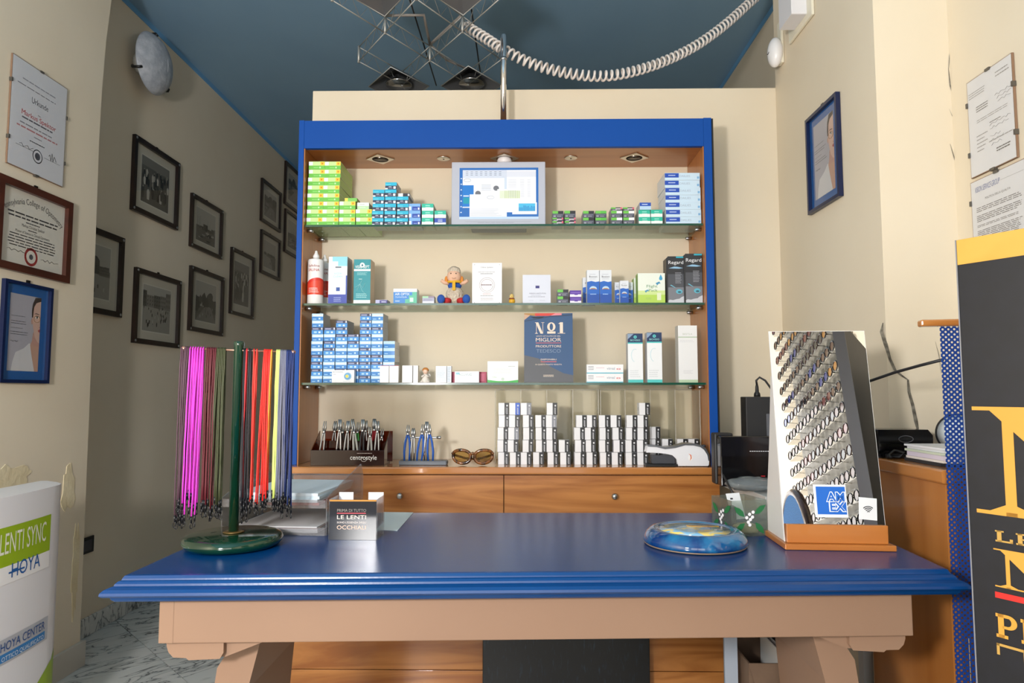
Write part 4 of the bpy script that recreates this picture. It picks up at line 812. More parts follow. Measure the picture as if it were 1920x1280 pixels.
# anti-fog carton
o = std(980, 1032.5, 515, Z2, BY+.01, .05, 'c4c8d6', ((0, 0, 1, 1, 'd6dae8'), (.46, .53, .60, .62, '2c2a78')), (('VISION ANTI-FOG', .53, .33, .045, .60, '50506c'),), 'pale lavender display carton with a small indigo square emblem', lines=((.3, .72, .275, .305, 1, '9496a8'), (.2, .84, .22, .25, 1, '55576e'), (.22, .42, .09, .12, 1, 'b0b4c4'), (.6, .82, .09, .12, 1, 'b0b4c4')))
sx2 = [(1045, 0), ]
for k in range(2):
    xc, _ = col_at(1045, 1066.5, 568, BY+.004); put(dgs[0], 'lens_carton', (xc, BY+.004, Z2+.0004+k*(sh+.0004)), label='charcoal and green lens carton, '+('lower', 'upper')[k]+' of two beside the purple pair', cat='carton', group='charcoal cartons on the middle shelf')
pur = carton(sw, sh*.93, .07, 'a9a6b8', ((0, 0, 1, 1, 'e9e6f2'), (0, .38, 1, 1, '5a34a0'), (.1, .6, .9, .7, '8a6cc4'), (.4, .28, .7, .42, '5a34a0')), top='8a78b4')
for k in range(2):
    xc, _ = col_at(1068.5, 1090, 568, BY+.004); put(pur, 'lens_carton', (xc, BY+.004, Z2+.0004+k*(sh*.93+.0004)), label='small purple and white lens carton, '+('lower', 'upper')[k]+' of two', cat='carton', group='purple lens cartons')
# tall blue and white drops cartons
def boston(x0, x1, ytop, Y, d, label, group, big=True):
    xc, ww = col_at(x0, x1, 568, Y); hh = at((x0+x1)/2, ytop, Y=Y).z-Z2-.0004
    mb = MB().box(-ww/2, ww/2, 0, d, 0, hh, P('dfe3ea'))
    mb.poly([(-ww/2, 0), (ww/2, 0), (ww/2, hh*.66), (ww*.2, hh*.64), (-ww*.15, hh*.67), (-ww/2, hh*.64)], -.0002, P('1d63c0'))
    mb.poly([(-ww/2, hh*.28), (ww/2, hh*.28), (ww/2, 0), (-ww/2, 0)], -.00035, P('164ea8')); mb.v[-4:] = mb.v[-4:][::-1]
    mb.poly(ell(0, hh*.43, ww*.30, hh*.085, 14, 0, PI), -.0005, P('b8d4ec')); mb.poly([(-ww*.38, hh*.41), (-ww*.1, hh*.455), (ww*.1, hh*.455), (ww*.38, hh*.41), (ww*.1, hh*.425), (-ww*.1, hh*.425)], -.0007, P('b9793a'))
    mb.text('Boston', 0, hh*.775, hh*.055, P('3a3c48'), -.0006, w=ww*.64).lines(-ww*.25, ww*.25, hh*.25, hh*.30, 1, P('9ec2ec'), -.0006).lines(-ww*.3, ww*.3, hh*.86, hh*.885, 1, P('a8acb8'), -.0006).lines(-ww*.3, ww*.3, hh*.72, hh*.74, 1, P('a8acb8'), -.0006)
    put(mb.mesh('carton'), 'solution_carton', (xc, Y, Z2+.0004), label=label, cat='carton', group=group)
boston(1101, 1124, 506, BY+.008, .045, 'tall blue and white eye solution carton, one of a pair, next to the purple cartons', 'tall blue and white solution cartons')
boston(1125, 1147, 506, BY+.008, .045, 'tall blue and white eye solution carton, one of a pair, next to small drops cartons', 'tall blue and white solution cartons')
boston(1093, 1116, 520, BY+.075, .045, 'tall blue and white solution carton hidden behind the front pair', None)
boston(1163, 1179, 526, BY+.006, .028, 'small blue and white drops carton standing in front of two others', None)
boston(1153, 1168, 529, BY+.045, .028, 'small blue and white drops carton, half hidden, on the side of the tall pair', 'small drops cartons behind')
boston(1172, 1187, 529, BY+.045, .028, 'small blue and white drops carton, half hidden, on the side of the travel pack', 'small drops cartons behind')
FPK = ((0, 0, 1, 1, 'e8eee4'), (0, 0, 1, .30, 'b4d65c'), (0, .28, 1, .42, 'cfe39a'), (.70, .1, .85, .34, 'dfe8c8'))
std(1196.5, 1247.5, 512, Z2, BY+.006, .05, '9ebf6e', FPK, (('Flight', .52, .52, .095, .40, '4f8f5a'), ('Pack', .56, .385, .095, .32, '4f8f5a')), 'white and lime travel pack carton with a blue drop', lines=((.28, .5, .12, .19, 2, '9fc070'),), sides=((.05, .05, .95, .95, '7fa84e'),))
fo = [o for o in COL.objects if o.get('label', '').startswith('white and lime travel pack')][0]
hF = at(1220, 512, Y=BY+.006).z-Z2
MB().poly([(0, .016), (.006, .003), (.0065, -.003), (.003, -.007), (-.003, -.007), (-.0065, -.003), (-.006, .003)], 0, P('3fa0cc')).poly([(-.02, -.018), (-.006, -.012), (-.001, -.02), (-.008, -.02), (-.014, -.027)], 0, P('3f8fb8')).poly([(-.062, -.048), (-.05, -.043), (-.046, -.049), (-.054, -.05), (-.058, -.056)], 0, P('3f8fb8')).build('drop_print', fo, T=Matrix.Translation((.036, -.0008, hF*.82)))
std(1189, 1235, 521, Z2, BY+.062, .05, '9ebf6e', FPK, (), 'lime and white travel pack carton hidden behind another')
# dark Regard cartons with bevelled edge
def regard(x0, x1, ytop, Y, label):
    xc, ww = col_at(x0, x1, 566, Y); hh = at((x0+x1)/2, ytop, Y=Y).z-Z2-.0004; d = .06; c = .008
    t = thing('solution_carton', (xc, Y, Z2+.0004), 0, label, 'carton', 'dark solution cartons')
    mb = MB(); pts = [(-ww/2, 0), (ww/2, 0), (ww/2, hh), (-ww/2+c, hh), (-ww/2, hh-c)]
    MB().prism([(-ww/2-.006, 0), (ww/2, 0), (ww/2, hh), (-ww/2+.002, hh), (-ww/2-.006, hh-.008)], .004, d, P('24262a', .4)).build('body', t)
    mb = MB().rect(-ww/2, 0, ww/2, hh, .0036, P('2a2c32', .35)).rect(-ww/2, .0, ww/2, hh*.62, .0034, P('4b4e56', .35)).rect(-ww/2, 0, ww/2, hh*.34, .0032, P('7a7d86', .35)).rect(ww*.02, hh*.965, ww/2, hh*.995, .0030, P('2fb0c8', .35))
    mb.poly([(-ww/2, 0), (ww/2, 0), (ww/2, hh*.16), (ww*.3, hh*.13), (ww*.2, hh*.10), (0, hh*.09), (-ww*.2, hh*.07), (-ww*.4, hh*.08), (-ww/2, hh*.06)], .0030, P('c9ccd4', .4))
    mb.text('Regard', 0, hh*.835, hh*.075, P('eceef2'), .0028, w=ww*.92)
    mb.poly([(-ww*.45, hh*.745), (-ww*.1, hh*.78), (ww*.1, hh*.775), (ww*.45, hh*.75), (ww*.2, hh*.735), (-ww*.2, hh*.74)], .0028, P('8fbcdc'))
    mb.poly([(-ww*.38, hh*.385), (-ww*.30, hh*.395), (-ww*.02, hh*.33), (-ww*.10, hh*.335)], .0028, P('6fb8d0')); mb.poly(ell(ww*.18, hh*.25, ww*.2, hh*.05, 14), .0028, P('5fb4cc')); mb.poly(ell(ww*.2, hh*.24, ww*.11, hh*.02, 10), .0026, P('34606e'))
    mb.lines(-ww*.05, ww*.35, hh*.42, hh*.66, 8, P('9a9da6'), .0028, .4)
    mb.build('front_print', t)
regard(1253.5, 1284, 480, BY+.012, 'black and silver solution carton beside the lime travel pack')
regard(1287.5, 1319, 475, BY+.006, 'black and silver solution carton beside the right cabinet post')
# ---- lowest shelf: blue cartons
lh, lw = hpx(12.95, BY), hpx(21.9, BY)
L1 = carton(lw-.0008, lh, .10, 'a9b0ba', ((0, 0, 1, 1, '2b8ad6'), (0, .6, 1, 1, '232a52'), (.08, .68, .6, .88, '8f96b8'), (.84, .66, .94, .94, 'e8eaf4'), (.2, .15, .45, .42, '9fd0f0'), (.6, .15, .78, .4, 'cfe6f6')), top='4a5064')
L2 = carton(lw-.0008, lh, .10, 'a9b0ba', ((0, 0, 1, 1, '1f7cc8'), (0, .55, 1, 1, 'b4d6ee'), (.1, .64, .8, .84, 'dfeef8'), (.86, .62, .95, .9, 'f2f8fc'), (.1, .12, .4, .25, '8fc2e8'), (.6, .15, .75, .38, 'b8daf2')), top='8fb0c8')
L3 = carton(lw-.0008, lh, .10, 'a9b0ba', ((0, 0, 1, 1, '1f7cc8'), (0, .55, 1, 1, 'b4d6ee'), (.1, .12, .4, .25, '8fc2e8')), top='8fb0c8', rough=.08)
cols = [(582, 'PAAABBBABB'), (605, 'BBBBAABA'), (627.5, 'AABBBBAAA'), (650.2, 'BAABBAA'), (672.6, 'AAAAABAAAA'), (694.8, 'BBAABBBABB'), (717.5, 'BBBSSS')]
ll = {'A': 'blue carton with navy band', 'B': 'blue carton with pale band', 'S': 'shiny wrapped pale blue carton', 'P': 'blue carton with pale band'}
lg = {'A': 'blue lens cartons with navy band', 'B': 'blue lens cartons with pale band', 'S': 'shiny wrapped cartons', 'P': 'blue lens cartons with pale band'}
for ci, (x0, sp) in enumerate(cols):
    xc, _ = col_at(x0, x0+21.9, 716, BY+.012)
    for k, ch in enumerate(sp):
        put({'A': L1, 'B': L2, 'S': L3, 'P': L2}[ch], 'lens_carton', (xc+random.uniform(-.0008, .0008), BY+.012+random.uniform(0, .003), Z3+.0004+k*(lh+.0004)), random.uniform(-.01, .01), label='%s, %s in the %s column from the left post' % (ll[ch], up(k, len(sp)), NTH[ci]), cat='carton', group=lg[ch])
YS = BY-.022
def std3(x0, x1, ytop, Y, d, side, prints, texts, label, **k): return std(x0, x1, ytop, Z3, Y, d, side, prints, texts, label, ybase=716, **k)
o = std3(622, 664, 693.5, YS, .025, 'd0d4d8', ((0, 0, 1, 1, 'e6eaee'),), (('BIOGENERA', .28, .80, .09, .46, '6a707c'),), 'white carton with a blue and yellow disc in front of the blue stacks', lines=((.06, .2, .62, .7, 1, '9aa0aa'), (.5, .9, .08, .13, 1, 'a8aeb8')))
mb = MB(); hB = at(640, 693.5, Y=YS).z-Z3
for r_, c, k in ((.0145, '7fb4d8', 0), (.0115, '4f96c8', 1), (.0075, '9cc8d8', 2), (.0055, 'e2cf3a', 3)): mb.poly(ell(.018-.001*k, hB*.5, r_, r_, 18), -.0007-.0001*k, P(c))
mb.build('disc_print', o)
WS = ((0, 0, 1, 1, 'f0eeee'), (.02, .97, 1, 1, 'c06a70'))
for x0, x1, pr, lab in ((712, 729, WS, 'plain white upright carton closest to the blue stacks'), (730, 747, WS, 'plain white upright carton with a faint circle, second from the blue stacks'), (754, 773, ((0, 0, 1, 1, 'f0f0f2'),), 'plain white upright carton, wider of the pair beside the angel figurine'), (774.5, 783.5, ((0, 0, 1, 1, 'f0f0f2'),), 'slim plain white upright carton beside the angel figurine')):
    std3(x0, x1, 685, YS, .03, 'd9d6d2', pr, (), lab, lines=((.3, .8, .2, .8, 6, 'e0dcdc'),) if 'circle' in lab else ())
std3(817, 837, 686, YS, .03, 'cfd4da', ((0, 0, 1, 1, 'e9eef2'),), (), 'white upright carton covered in fine blue print, beside the angel figurine', lines=((.08, .92, .1, .9, 13, 'a9bccc'),), sides=((.1, .1, .9, .9, 'a9b6c6'),))
std3(838, 846, 686, YS+.004, .03, 'cfd4da', ((0, 0, 1, 1, 'dfe5ea'),), (), 'slim white carton with blue stripes touching the printed one', lines=((.1, .9, .05, .95, 11, '8aa4c0'),))
# angel figurine
ax, _ = col_at(788, 807, 716, YS+.012); ang_ = thing('angel_figurine', (ax, YS+.014, Z3+.0004), 0, 'small white praying child figurine with reddish hair', 'figurine')
POR = P('e4ddd4', .4)
MB().lathe([(.017, 0), (.018, .004), (.015, .011), (.011, .02), (.0105, .026), (.007, .033)], POR, n=18).build('robe', ang_); MB().ball((0, -.001, .043), .0105, .010, .0115, P('e6c4ae', .4), 16, 12).build('head', ang_)
MB().ball((0, .0015, .0485), .0125, .0112, .0095, P('c4803c', .6), 16, 10, .04).build('hair', ang_)
for s_ in (-1, 1):
    MB().tube([(s_*.010, -.002, .028), (s_*.012, -.010, .022), (s_*.002, -.0145, .0285)], [.004, .0035, .0025], POR, 8).build('arm', ang_); MB().ball((s_*.012, -.013, .004), .007, .0065, .004, POR, 10, 8).build('knee', ang_)
MB().ball((.013, .008, .026), .006, .003, .009, POR, 10, 8).build('wing', ang_)
# acuvue, crimson, green cartons
std3(843, 912, 697, BY+.01, .04, 'a01f44', ((0, 0, 1, 1, 'a8234a'), (.82, .15, .95, .85, 'c04a6c')), (), 'crimson carton lying behind the white lens carton')
std3(852.5, 898, 696, YS, .03, 'dcdfe2', ((0, 0, 1, 1, 'eceff0'), (.05, .72, .2, .9, '8fc8d8')), (('ACUVUE', .42, .62, .2, .5, '9ab0b8'), ('2', .68, .62, .24, None, 'b4c0c6')), 'white lens carton with pale blue lettering in front of the crimson one', lines=((.45, .62, .1, .14, 1, 'b8bcc0'),))
o = std3(914, 971.5, 677, YS+.008, .035, 'd9e2da', ((0, 0, 1, 1, 'eceeec'), (0, 0, 1, .07, '3cae4a')), (), 'white carton with a green curved foot beside the dark blue sign', lines=((.68, .96, .74, .78, 1, '8a9490'), (.2, .82, .4, .7, 5, 'dadedc')))
hg_ = at(940, 677, Y=YS+.008).z-Z3; wg_ = col_at(914, 971.5, 716, YS+.008)[1]
MB().poly([(-wg_/2, .003), (-wg_/2, .0105), (-wg_*.2, .006), (0, .005), (wg_*.2, .006), (wg_/2, .0105), (wg_/2, .003)][::-1], -.0006, P('3cae4a')).poly(ell(0, hg_*.16, .006, .006, 14), -.0007, P('c9d6cc')).text('Oftal', -wg_*.27, hg_*.22, hg_*.07, P('a4c4a8'), -.0006).build('green_print', o)
# leaning dark blue sign
x0b = at(982.7, 716, Y=YS+.006).x; x1b = at(1075, 716, Y=YS+.006).x; zs_ = at(1033, 587, Y=YS+.03).z; ww = x1b-x0b; hh = (zs_-Z3)/math.cos(.13)
sg = thing('counter_sign', ((x0b+x1b)/2, YS+.006, Z3+.0012), math.radians(-1.5), 'dark blue cardboard counter sign with pale lettering and a red top', 'sign', rx=-.13)
MB().box(-ww/2, ww/2, 0, .003, 0, hh, P('35557f', .5)).build('card', sg)
MB().box(-ww*.3, ww*.3, .0035, .0055, 0, hh*.7, P('8a8478', .6)).build('strut', sg)
CRM = P('ead6c4'); PNK = P('d8696a'); U = lambda x, z: (x*ww/2, z*hh)
mb = MB(); q_ = lambda pts, h, k: mb.poly([U(*p) for p in pts], -.0003-.0001*k, P(h, .5))
q_([(-1, 0), (1, 0), (1, .10), (.6, .13), (.1, .22), (-.4, .34), (-1, .39)], '5c5d62', 0)
q_([(-1, .90), (-.7, .985), (1, 1), (-1, 1)], 'c9a48c', 1); q_([(-1, .985), (-.5, .955), (-.5, 1), (-1, 1)], 'b4854a', 2); q_([(-.55, .96), (.0, .96), (.45, .985), (.45, 1), (-.55, 1)], 'd8483e', 3); q_([(.1, .965), (.55, .97), (.55, 1), (.3, 1)], 'e68a94', 4); q_([(-.75, .945), (-.15, .95), (-.3, .925), (-.6, .925)], '1d2230', 5); q_([(-1, .878), (-1, .885), (.0, .95), (1, .98), (1, .972), (.0, .942)], '2a3242', 6)
serif(mb, 'N', -.27*ww, hh*.70, hh*.165, ww*.17, CRM, -.0012)
o_ = ell(.06*ww, hh*.80, ww*.085, hh*.065, 24); i_ = ell(.06*ww, hh*.80, ww*.035, hh*.050, 24)
for k in range(24): mb.add([(p[0], -.0012, p[1]) for p in (o_[k], o_[(k+1) % 24], i_[(k+1) % 24], i_[k])], [(0, 1, 2, 3)], CRM)
mb.rect(-.025*ww, hh*.70, .145*ww, hh*.732, -.0012, CRM)
mb.rect(.235*ww, hh*.70, .30*ww, hh*.865, -.0012, CRM).rect(.19*ww, hh*.70, .345*ww, hh*.708, -.0012, CRM).poly([(.20*ww, hh*.845), (.235*ww, hh*.84), (.30*ww, hh*.865), (.27*ww, hh*.866)], -.0013, CRM)
for s_, z, h_, wd, c in (('LENTI OFTALMICHE DEL', .655, .018, .50, CRM), ('MIGLIOR', .585, .055, .52, CRM), ('PRODUTTORE', .50, .034, .52, CRM), ('TEDESCO', .425, .050, .50, P('7d90ac')), ('DISPONIBILI', .315, .024, .32, CRM), ('IN QUESTO PUNTO VENDITA', .245, .019, .54, CRM)): mb.text(s_, 0, hh*z, hh*h_, c, -.0012, w=ww*wd)
mb.rect(-.26*ww, hh*.560, .26*ww, hh*.568, -.0012, PNK).rect(-.16*ww, hh*.288, .16*ww, hh*.298, -.0012, PNK).lines(-.11*ww, .11*ww, hh*.075, hh*.11, 2, CRM, -.0012, .4, .05, True)
mb.build('sign_print', sg)
# vitreal cartons, biovisio, tall carton
vx, vw = col_at(1100, 1168.6, 716, YS+.004); vh = hpx(16.8, YS)
vm = carton(vw, vh, .035, 'd6d6da', ((0, 0, 1, 1, 'eeeef0'), (0, 0, 1, .10, '4fb6cc'), (.82, .42, .92, .56, 'd03a48'), (.84, .46, .90, .52, 'f0f0f0')), (('vitreal', .66, .42, .30, .22, '8a96a8'),), lines=((.04, .22, .35, .85, 3, '8f8f98'), (.26, .5, .55, .7, 1, 'd8b8c4')))
for k, lab in enumerate(('white carton with turquoise foot, the lower of two lying flat', 'white carton with turquoise foot, the upper of two lying flat')): put(vm, 'eye_drop_carton', (vx+.0006*k, YS+.004, Z3+.0004+k*(vh+.0004)), label=lab, cat='carton', group='flat white and turquoise cartons')
def biov(x0, x1, ytop, Y, label):
    o = std3(x0, x1, ytop, Y, .045, 'b9bcc4', ((0, 0, 1, 1, 'ebedf0'), (0, .815, 1, 1, '14315c'), (0, .79, 1, .815, '4cc4c4'), (0, 0, 1, .06, '4cc4c0')), (('BIOVISIO', .5, .845, .035, .66, '9adcdc'),), label, lines=((.12, .8, .1, .26, 4, 'd6dade'),), group='white and navy lens care cartons')
    xx, w2 = col_at(x0, x1, 716, Y); h2 = at((x0+x1)/2, ytop, Y=Y).z-Z3
    MB().poly(ell(0, h2*.925, .0062, .0062, 16), -.0006, P('5cc8c8')).build('emblem_print', o)
    MB().poly([(0, h2*.925+.004), (.002, h2*.925-.002), (-.002, h2*.925-.002)], -.0008, P('14315c')).build('drop_print', o)
    MB().poly([(-w2/2, h2*.99), (-w2/2, h2*.88), (-w2*.1, h2*.99)], -.0007, P('8aa0bc')).build('corner_print', o)
    MB().tube([(w2*.25*math.cos(1.2+i*.22)-w2*.02, -.0008, h2*.55+h2*.13*math.sin(1.2+i*.22)) for i in range(16)], .0006, P('8fd0dc'), 4).build('curve_print', o)
biov(1178, 1206, 625, YS+.012, 'white carton with navy top beside the flat turquoise cartons'); biov(1214, 1242, 623, YS+.008, 'white carton with navy top, further from the flat turquoise cartons')
o = std3(1273, 1308.7, 610, YS+.015, .05, 'c6c6c4', ((0, 0, 1, 1, 'e9e9ea'), (0, 0, 1, .05, 'b4ccac'), (0, .785, 1, .805, 'b8c8b4')), (('BESTLA', .5, .835, .03, .5, 'b9c2b6'),), 'tallest white carton with sage green bands by the right post', lines=((.1, .9, .70, .75, 2, 'd8d8dc'), (.25, .75, .15, .22, 3, 'd4d4d8')))
# ================================================================ THINGS ON THE WOODEN COUNTER
random.seed(5)
CZT = CZ+.0003
# white cartons with black strip
cw, ch_ = hpx(19.8, 2.60), hpx(22.3, 2.60)
def wcart(strip, dk='17171b'):
    w, h, d = cw, ch_, .042
    mb = MB().box(-w/2, w/2, 0, d, 0, h, P('e6e5e8', .35)); mb.rect(w*.06, 0, w/2, h, -.0002, P(strip, .35))
    mb.rect(w*.24, h*.70, w*.38, h*.84, -.0004, P('d6d6da')); mb.rect(w*.19, h*.12, w*.22, h*.62, -.0004, P('9a9aa0')); mb.rect(w*.27, h*.12, w*.33, h*.6, -.0004, P('c9c9cf')); mb.poly(ell(w*.30, h*.10, w*.05, h*.04, 10), -.0004, P('d6d6da'))
    for xs in (-1, 1):
        xx = xs*(w/2+.0002); q_ = [(xx, d*.35, h*.35), (xx, d*.65, h*.35), (xx, d*.65, h*.65), (xx, d*.35, h*.65)]; mb.add(q_ if xs > 0 else q_[::-1], [(0, 1, 2, 3)], P('bdbdc2'))
    return mb.mesh('carton')
WB, WBB, WBG = wcart('17171b'), wcart('1f56c0'), wcart('7d7f88')
# columns: bottom photo column, rows (each row's own left edge in the photo)
WC = [(934, [934, 932.5, 933, 935, 934.5]), (956, [956, 952, 953, 954.5, 955]), (976.6, [976.6, 980, 981, 980.5, 976.5]), (999.7, [999.7, 1005, 1004.5, 1004]), (1027, [1027, 1025, 1024.5, 1024, 1025.5]), (1050.6, [1050.6, 1048]), (1077.6, [1077.6, 1078.5, 1077, 1081]), (1100, [1100, 1097.5, 1097, 1099.5]), (1125.5, [1125.5, 1124, 1125, 1124]), (1147.5, [1147.5, 1151, 1149.5, 1146]), (1173.6, [1173.6, 1173.6, 1175, 1176]), (1195.3, [1195.3, 1195, 1196.5, 1196.5, 1200]), (1219, [1219, 1219, 1219.5]), (1242.6, [1242.6, 1242.6]), (1271, [1268, 1271]), (1292, [1289.5, 1292])]
for ci, (b0, rows) in enumerate(WC):
    for k, x0 in enumerate(rows):
        xa = at(x0, 863, Y=2.605).x+cw/2; rz = random.uniform(-.02, .02)
        me = WBB if (ci == 1 and k == 4) else WBG if (ci == 2 and k == 4) or (ci, k) in ((1, 2), (4, 3)) else WB
        st_ = 'blue' if me is WBB else 'grey' if me is WBG else 'black'
        yy = 2.605+(.06 if ci >= 12 else 0)+random.uniform(0, .004)
        if ci >= 12: xa = at(x0, 863, Y=2.665).x+cw/2
        put(me, 'lens_vial_carton', (xa, yy, CZT+k*(ch_+.0014)), rz, label='white carton with %s strip, %s in the %s column from the sunglasses' % (st_, up(k, len(rows)), NTH[ci]), cat='carton', group='small white cartons with strips on the counter')
# clear acrylic organisers behind the cartons
ACR = clear('clear_acrylic', 'fbfbf8', .35, .03, 'e8e2d4'); ACE = clear('acrylic_edge', 'f0eee6', .8, .35, 'efe9dc')
for k, (x0, x1, lab) in enumerate(((930, 1117.5, 'clear acrylic rack with upright dividers nearer the sunglasses'), (1120, 1304, 'clear acrylic rack with upright dividers behind the silver device'))):
    Yb = 2.80; a, b = at(x0, 860, Y=Yb).x, min(at(x1, 860, Y=Yb).x, IX1-.004); zt = at(1000, 731, Y=Yb).z
    t = thing('acrylic_rack', ((a+b)/2, 2.74, CZT), 0, lab, 'rack', 'clear acrylic racks'); o_ = ((a+b)/2, 2.74, CZT)
    MB().box(a, b, 2.815, 2.818, CZT, zt, ACR).build('back_panel', t, o_)
    MB().box(a, b, 2.812, 2.820, zt, zt+.003, ACE).build('top_edge', t, o_)
    n_ = 4
    for i in range(n_+1):
        x = a+(b-a)*i/n_; x = min(max(x, a+.0015), b-.0015)
        MB().box(x-.0015, x+.0015, 2.682, 2.8145, CZT, zt-.001, ACR).build('divider', t, o_)
        MB().box(x-.0015, x+.0015, 2.679, 2.6817, CZT, zt-.001, ACE).build('divider_edge', t, o_)
# brown acrylic plier holder
BRN = clear('brown_acrylic', 'b0683c', .6, .22, '5a2412'); BRD = mat('dark_brown_acrylic', '2a120e', .12)
Yh = 2.565
a, b = at(582, 866, Y=Yh).x, at(720, 866, Y=Yh).x; a = max(a, IX0+.003)
hz = at(650, 844, Y=Yh).z-CZ; bz = at(650, 808, Y=Yh+.10).z-CZ; HW = b-a
pr = thing('plier_holder', ((a+b)/2, Yh, CZT), 0, 'dark brown acrylic holder full of optician pliers', 'holder')
MB().box(-HW/2, HW/2, 0, .004, 0, hz, BRD).build('front_panel', pr, bevel=.0008)
MB().box(-HW/2, HW/2, .0045, .115, 0, .004, BRD).build('floor_panel', pr)
MB().prism([(-HW/2+.01, .0045), (HW/2+.01, .0045), (HW/2+.01, bz), (-HW/2+.02, bz)], .110, .114, BRN).build('back_panel', pr)
MB().box(-HW/2+.004, HW/2-.004, .055, .058, .0045, bz*.72, BRN).build('middle_panel', pr)
for x in (-HW/2, HW/2-.003):
    o = MB(); o.add([(x+i*.003, y, z) for i in (0, 1) for (y, z) in ((.0045, .0042), (.109, .0042), (.109, bz), (.0045, hz))], [(0, 1, 2, 3), (7, 6, 5, 4), (0, 4, 5, 1), (1, 5, 6, 2), (2, 6, 7, 3), (3, 7, 4, 0)], BRN); o.build('side_panel', pr)
MB().text('centrostyle', HW*.22, hz*.38, hz*.32, WHITE, -.0005, w=HW*.36).build('lettering', pr)
MB().lines(HW*.13, HW*.34, hz*.76, hz*.84, 1, P('b8aca8'), -.0005).build('small_lettering', pr)
MB().tube([(HW*.225+.010*math.cos(q_), -.0005, hz*.40+.008*math.sin(q_)) for q_ in [i*2*PI/16 for i in range(16)]], .0007, WHITE, 4, closed=True).build('ring_emblem', pr)
def pliers(x, y, z0, zt, lean, grip, label, group=None, n='optician_pliers', spread=.008, tip='needle', cat='pliers'):
    t = thing(n, (x, y, z0), 0, label, cat, group); H = zt-z0; piv = H*.74
    L = lambda z: lean*z
    for s_ in (-1, 1):
        pts = [(s_*spread*1.0+L(0), s_*.001, 0), (s_*spread*1.25+L(H*.25), s_*.001, H*.25), (s_*spread*.95+L(H*.5), s_*.001, H*.5), (s_*.0035+L(H*.68), s_*.001, H*.68), (s_*.002+L(piv), s_*.001, piv)]
        MB().tube(pts, [.0032, .0042, .0042, .0034, .003], grip, 8).build('handle', t)
        tp = {'needle': (.0026, .0012), 'flat': (.0042, .0038), 'cutter': (.005, .002)}[tip]
        MB().tube([(s_*.0022+L(piv), s_*.001, piv+.001), (s_*.0045+L(H*.84), s_*.001, H*.84), (s_*.0028+L(H), s_*.001, H)], [.0034, tp[0]+.001, tp[1]], STEEL, 8).build('jaw', t)
    MB().lathe([(.0045, -.0055), (.0045, .0055), (.003, .0062)], CHROME, c=(L(piv), 0, piv), n=12, axis='y').build('pivot', t)
GRIPS = dict(s=STEEL, c=CHROME, k=P('2a2a2e', .4), r=P('b81f34', .4), g=P('3fa04a', .4), w=P('b9b9b4', .4))
PL = [(608, 789, .10, 's', 'needle', 'chrome pliers alone at the cabinet end of the brown holder'), (628, 789, .06, 's', 'cutter', 'perforated silver pliers, second in the brown holder'), (637, 786, .03, 'c', 'flat', 'silver pliers with broad flat jaw in the brown holder'), (643, 791, -.02, 'k', 'needle', 'slim pliers with dark grip in the brown holder'), (652, 789, .06, 's', 'flat', 'silver pliers with drilled handle in the brown holder'), (661, 785, .02, 'c', 'cutter', 'bright chrome pliers with wide pivot in the brown holder'), (664, 790, -.10, 'w', 'needle', 'pliers with pale grip leaning across the others in the brown holder'), (671, 791, .05, 'g', 'needle', 'pliers with a green grip in the brown holder'), (680, 786, .03, 'k', 'flat', 'black handled pliers with square jaw in the brown holder'), (686, 788, .02, 's', 'cutter', 'silver cutting pliers behind the red handled ones'), (694, 800, .0, 'w', 'needle', 'short pale handled pliers in the brown holder'), (702, 785, .0, 'r', 'flat', 'red handled pliers in the brown holder'), (708, 789, .02, 's', 'cutter', 'silver pliers beside the red handled ones'), (717, 804, .08, 'c', 'needle', 'short chrome pliers at the open end of the brown holder')]
for k, (px, py, ln, g, tip, lab) in enumerate(PL):
    yy = Yh+(.028 if k % 2 == 0 else .082); q = at(px, py, Y=yy)
    xx = min(max(q.x-ln*.12, a+.018), b-.016); pliers(xx, yy, CZT+.0045, q.z, ln, GRIPS[g], lab, 'pliers in the brown holder', tip=tip, spread=.006)
# plier rack with bar
Yr = 2.60; a2, b2 = at(748, 862, Y=Yr-.02).x, at(837, 862, Y=Yr-.02).x
rk = thing('plier_rack', ((a2+b2)/2, Yr, CZT), 0, 'grey plier rack with a bent steel bar and blue handled pliers', 'rack'); RW2 = b2-a2
MB().box(-RW2/2, RW2/2, -.022, .03, 0, .016, mat('rack_grey', '5b616b', .4)).build('base', rk, bevel=.002)
MB().box(RW2/2, RW2/2+.002, -.018, .026, .002, .014, BLACK).build('end_cap', rk)
zb = at(790, 820, Y=Yr).z-CZ; xl = -RW2/2+.016; xr_ = at(827, 820, Y=Yr).x-(a2+b2)/2
MB().tube([(xl, 0, .0165), (xl, 0, zb-.012), (xl+.004, 0, zb-.003), (xl+.012, 0, zb), (xr_-.02, 0, zb), (xr_, 0, zb)], .0035, STEEL, 10).build('bar', rk)
MB().lathe([(.0055, 0), (.0055, .014), (.005, .015)], STEEL, c=(xr_-.016, 0, zb), n=12, axis='x').build('bar_end', rk)
BG = P('1c58b4', .5)
for px, py, g, tip, ln, lab in ((766, 796, BG, 'needle', .03, 'blue handled pliers nearest the upright of the bar'), (776, 802, STEEL, 'cutter', .02, 'all steel pliers between two blue handled ones'), (793, 795, BG, 'needle', .10, 'blue handled pliers leaning, in the middle of the rack'), (801, 790, CHROME, 'flat', .02, 'chrome pliers hanging in the middle of the rack'), (806, 795, BG, 'needle', -.05, 'blue handled pliers nearest the free end of the bar')):
    q = at(px, py, Y=Yr); pliers(q.x-ln*.11, Yr-.011, CZT+.0165, q.z, ln, g, lab, 'pliers on the grey rack', tip=tip, spread=.0085 if g is BG else .005)
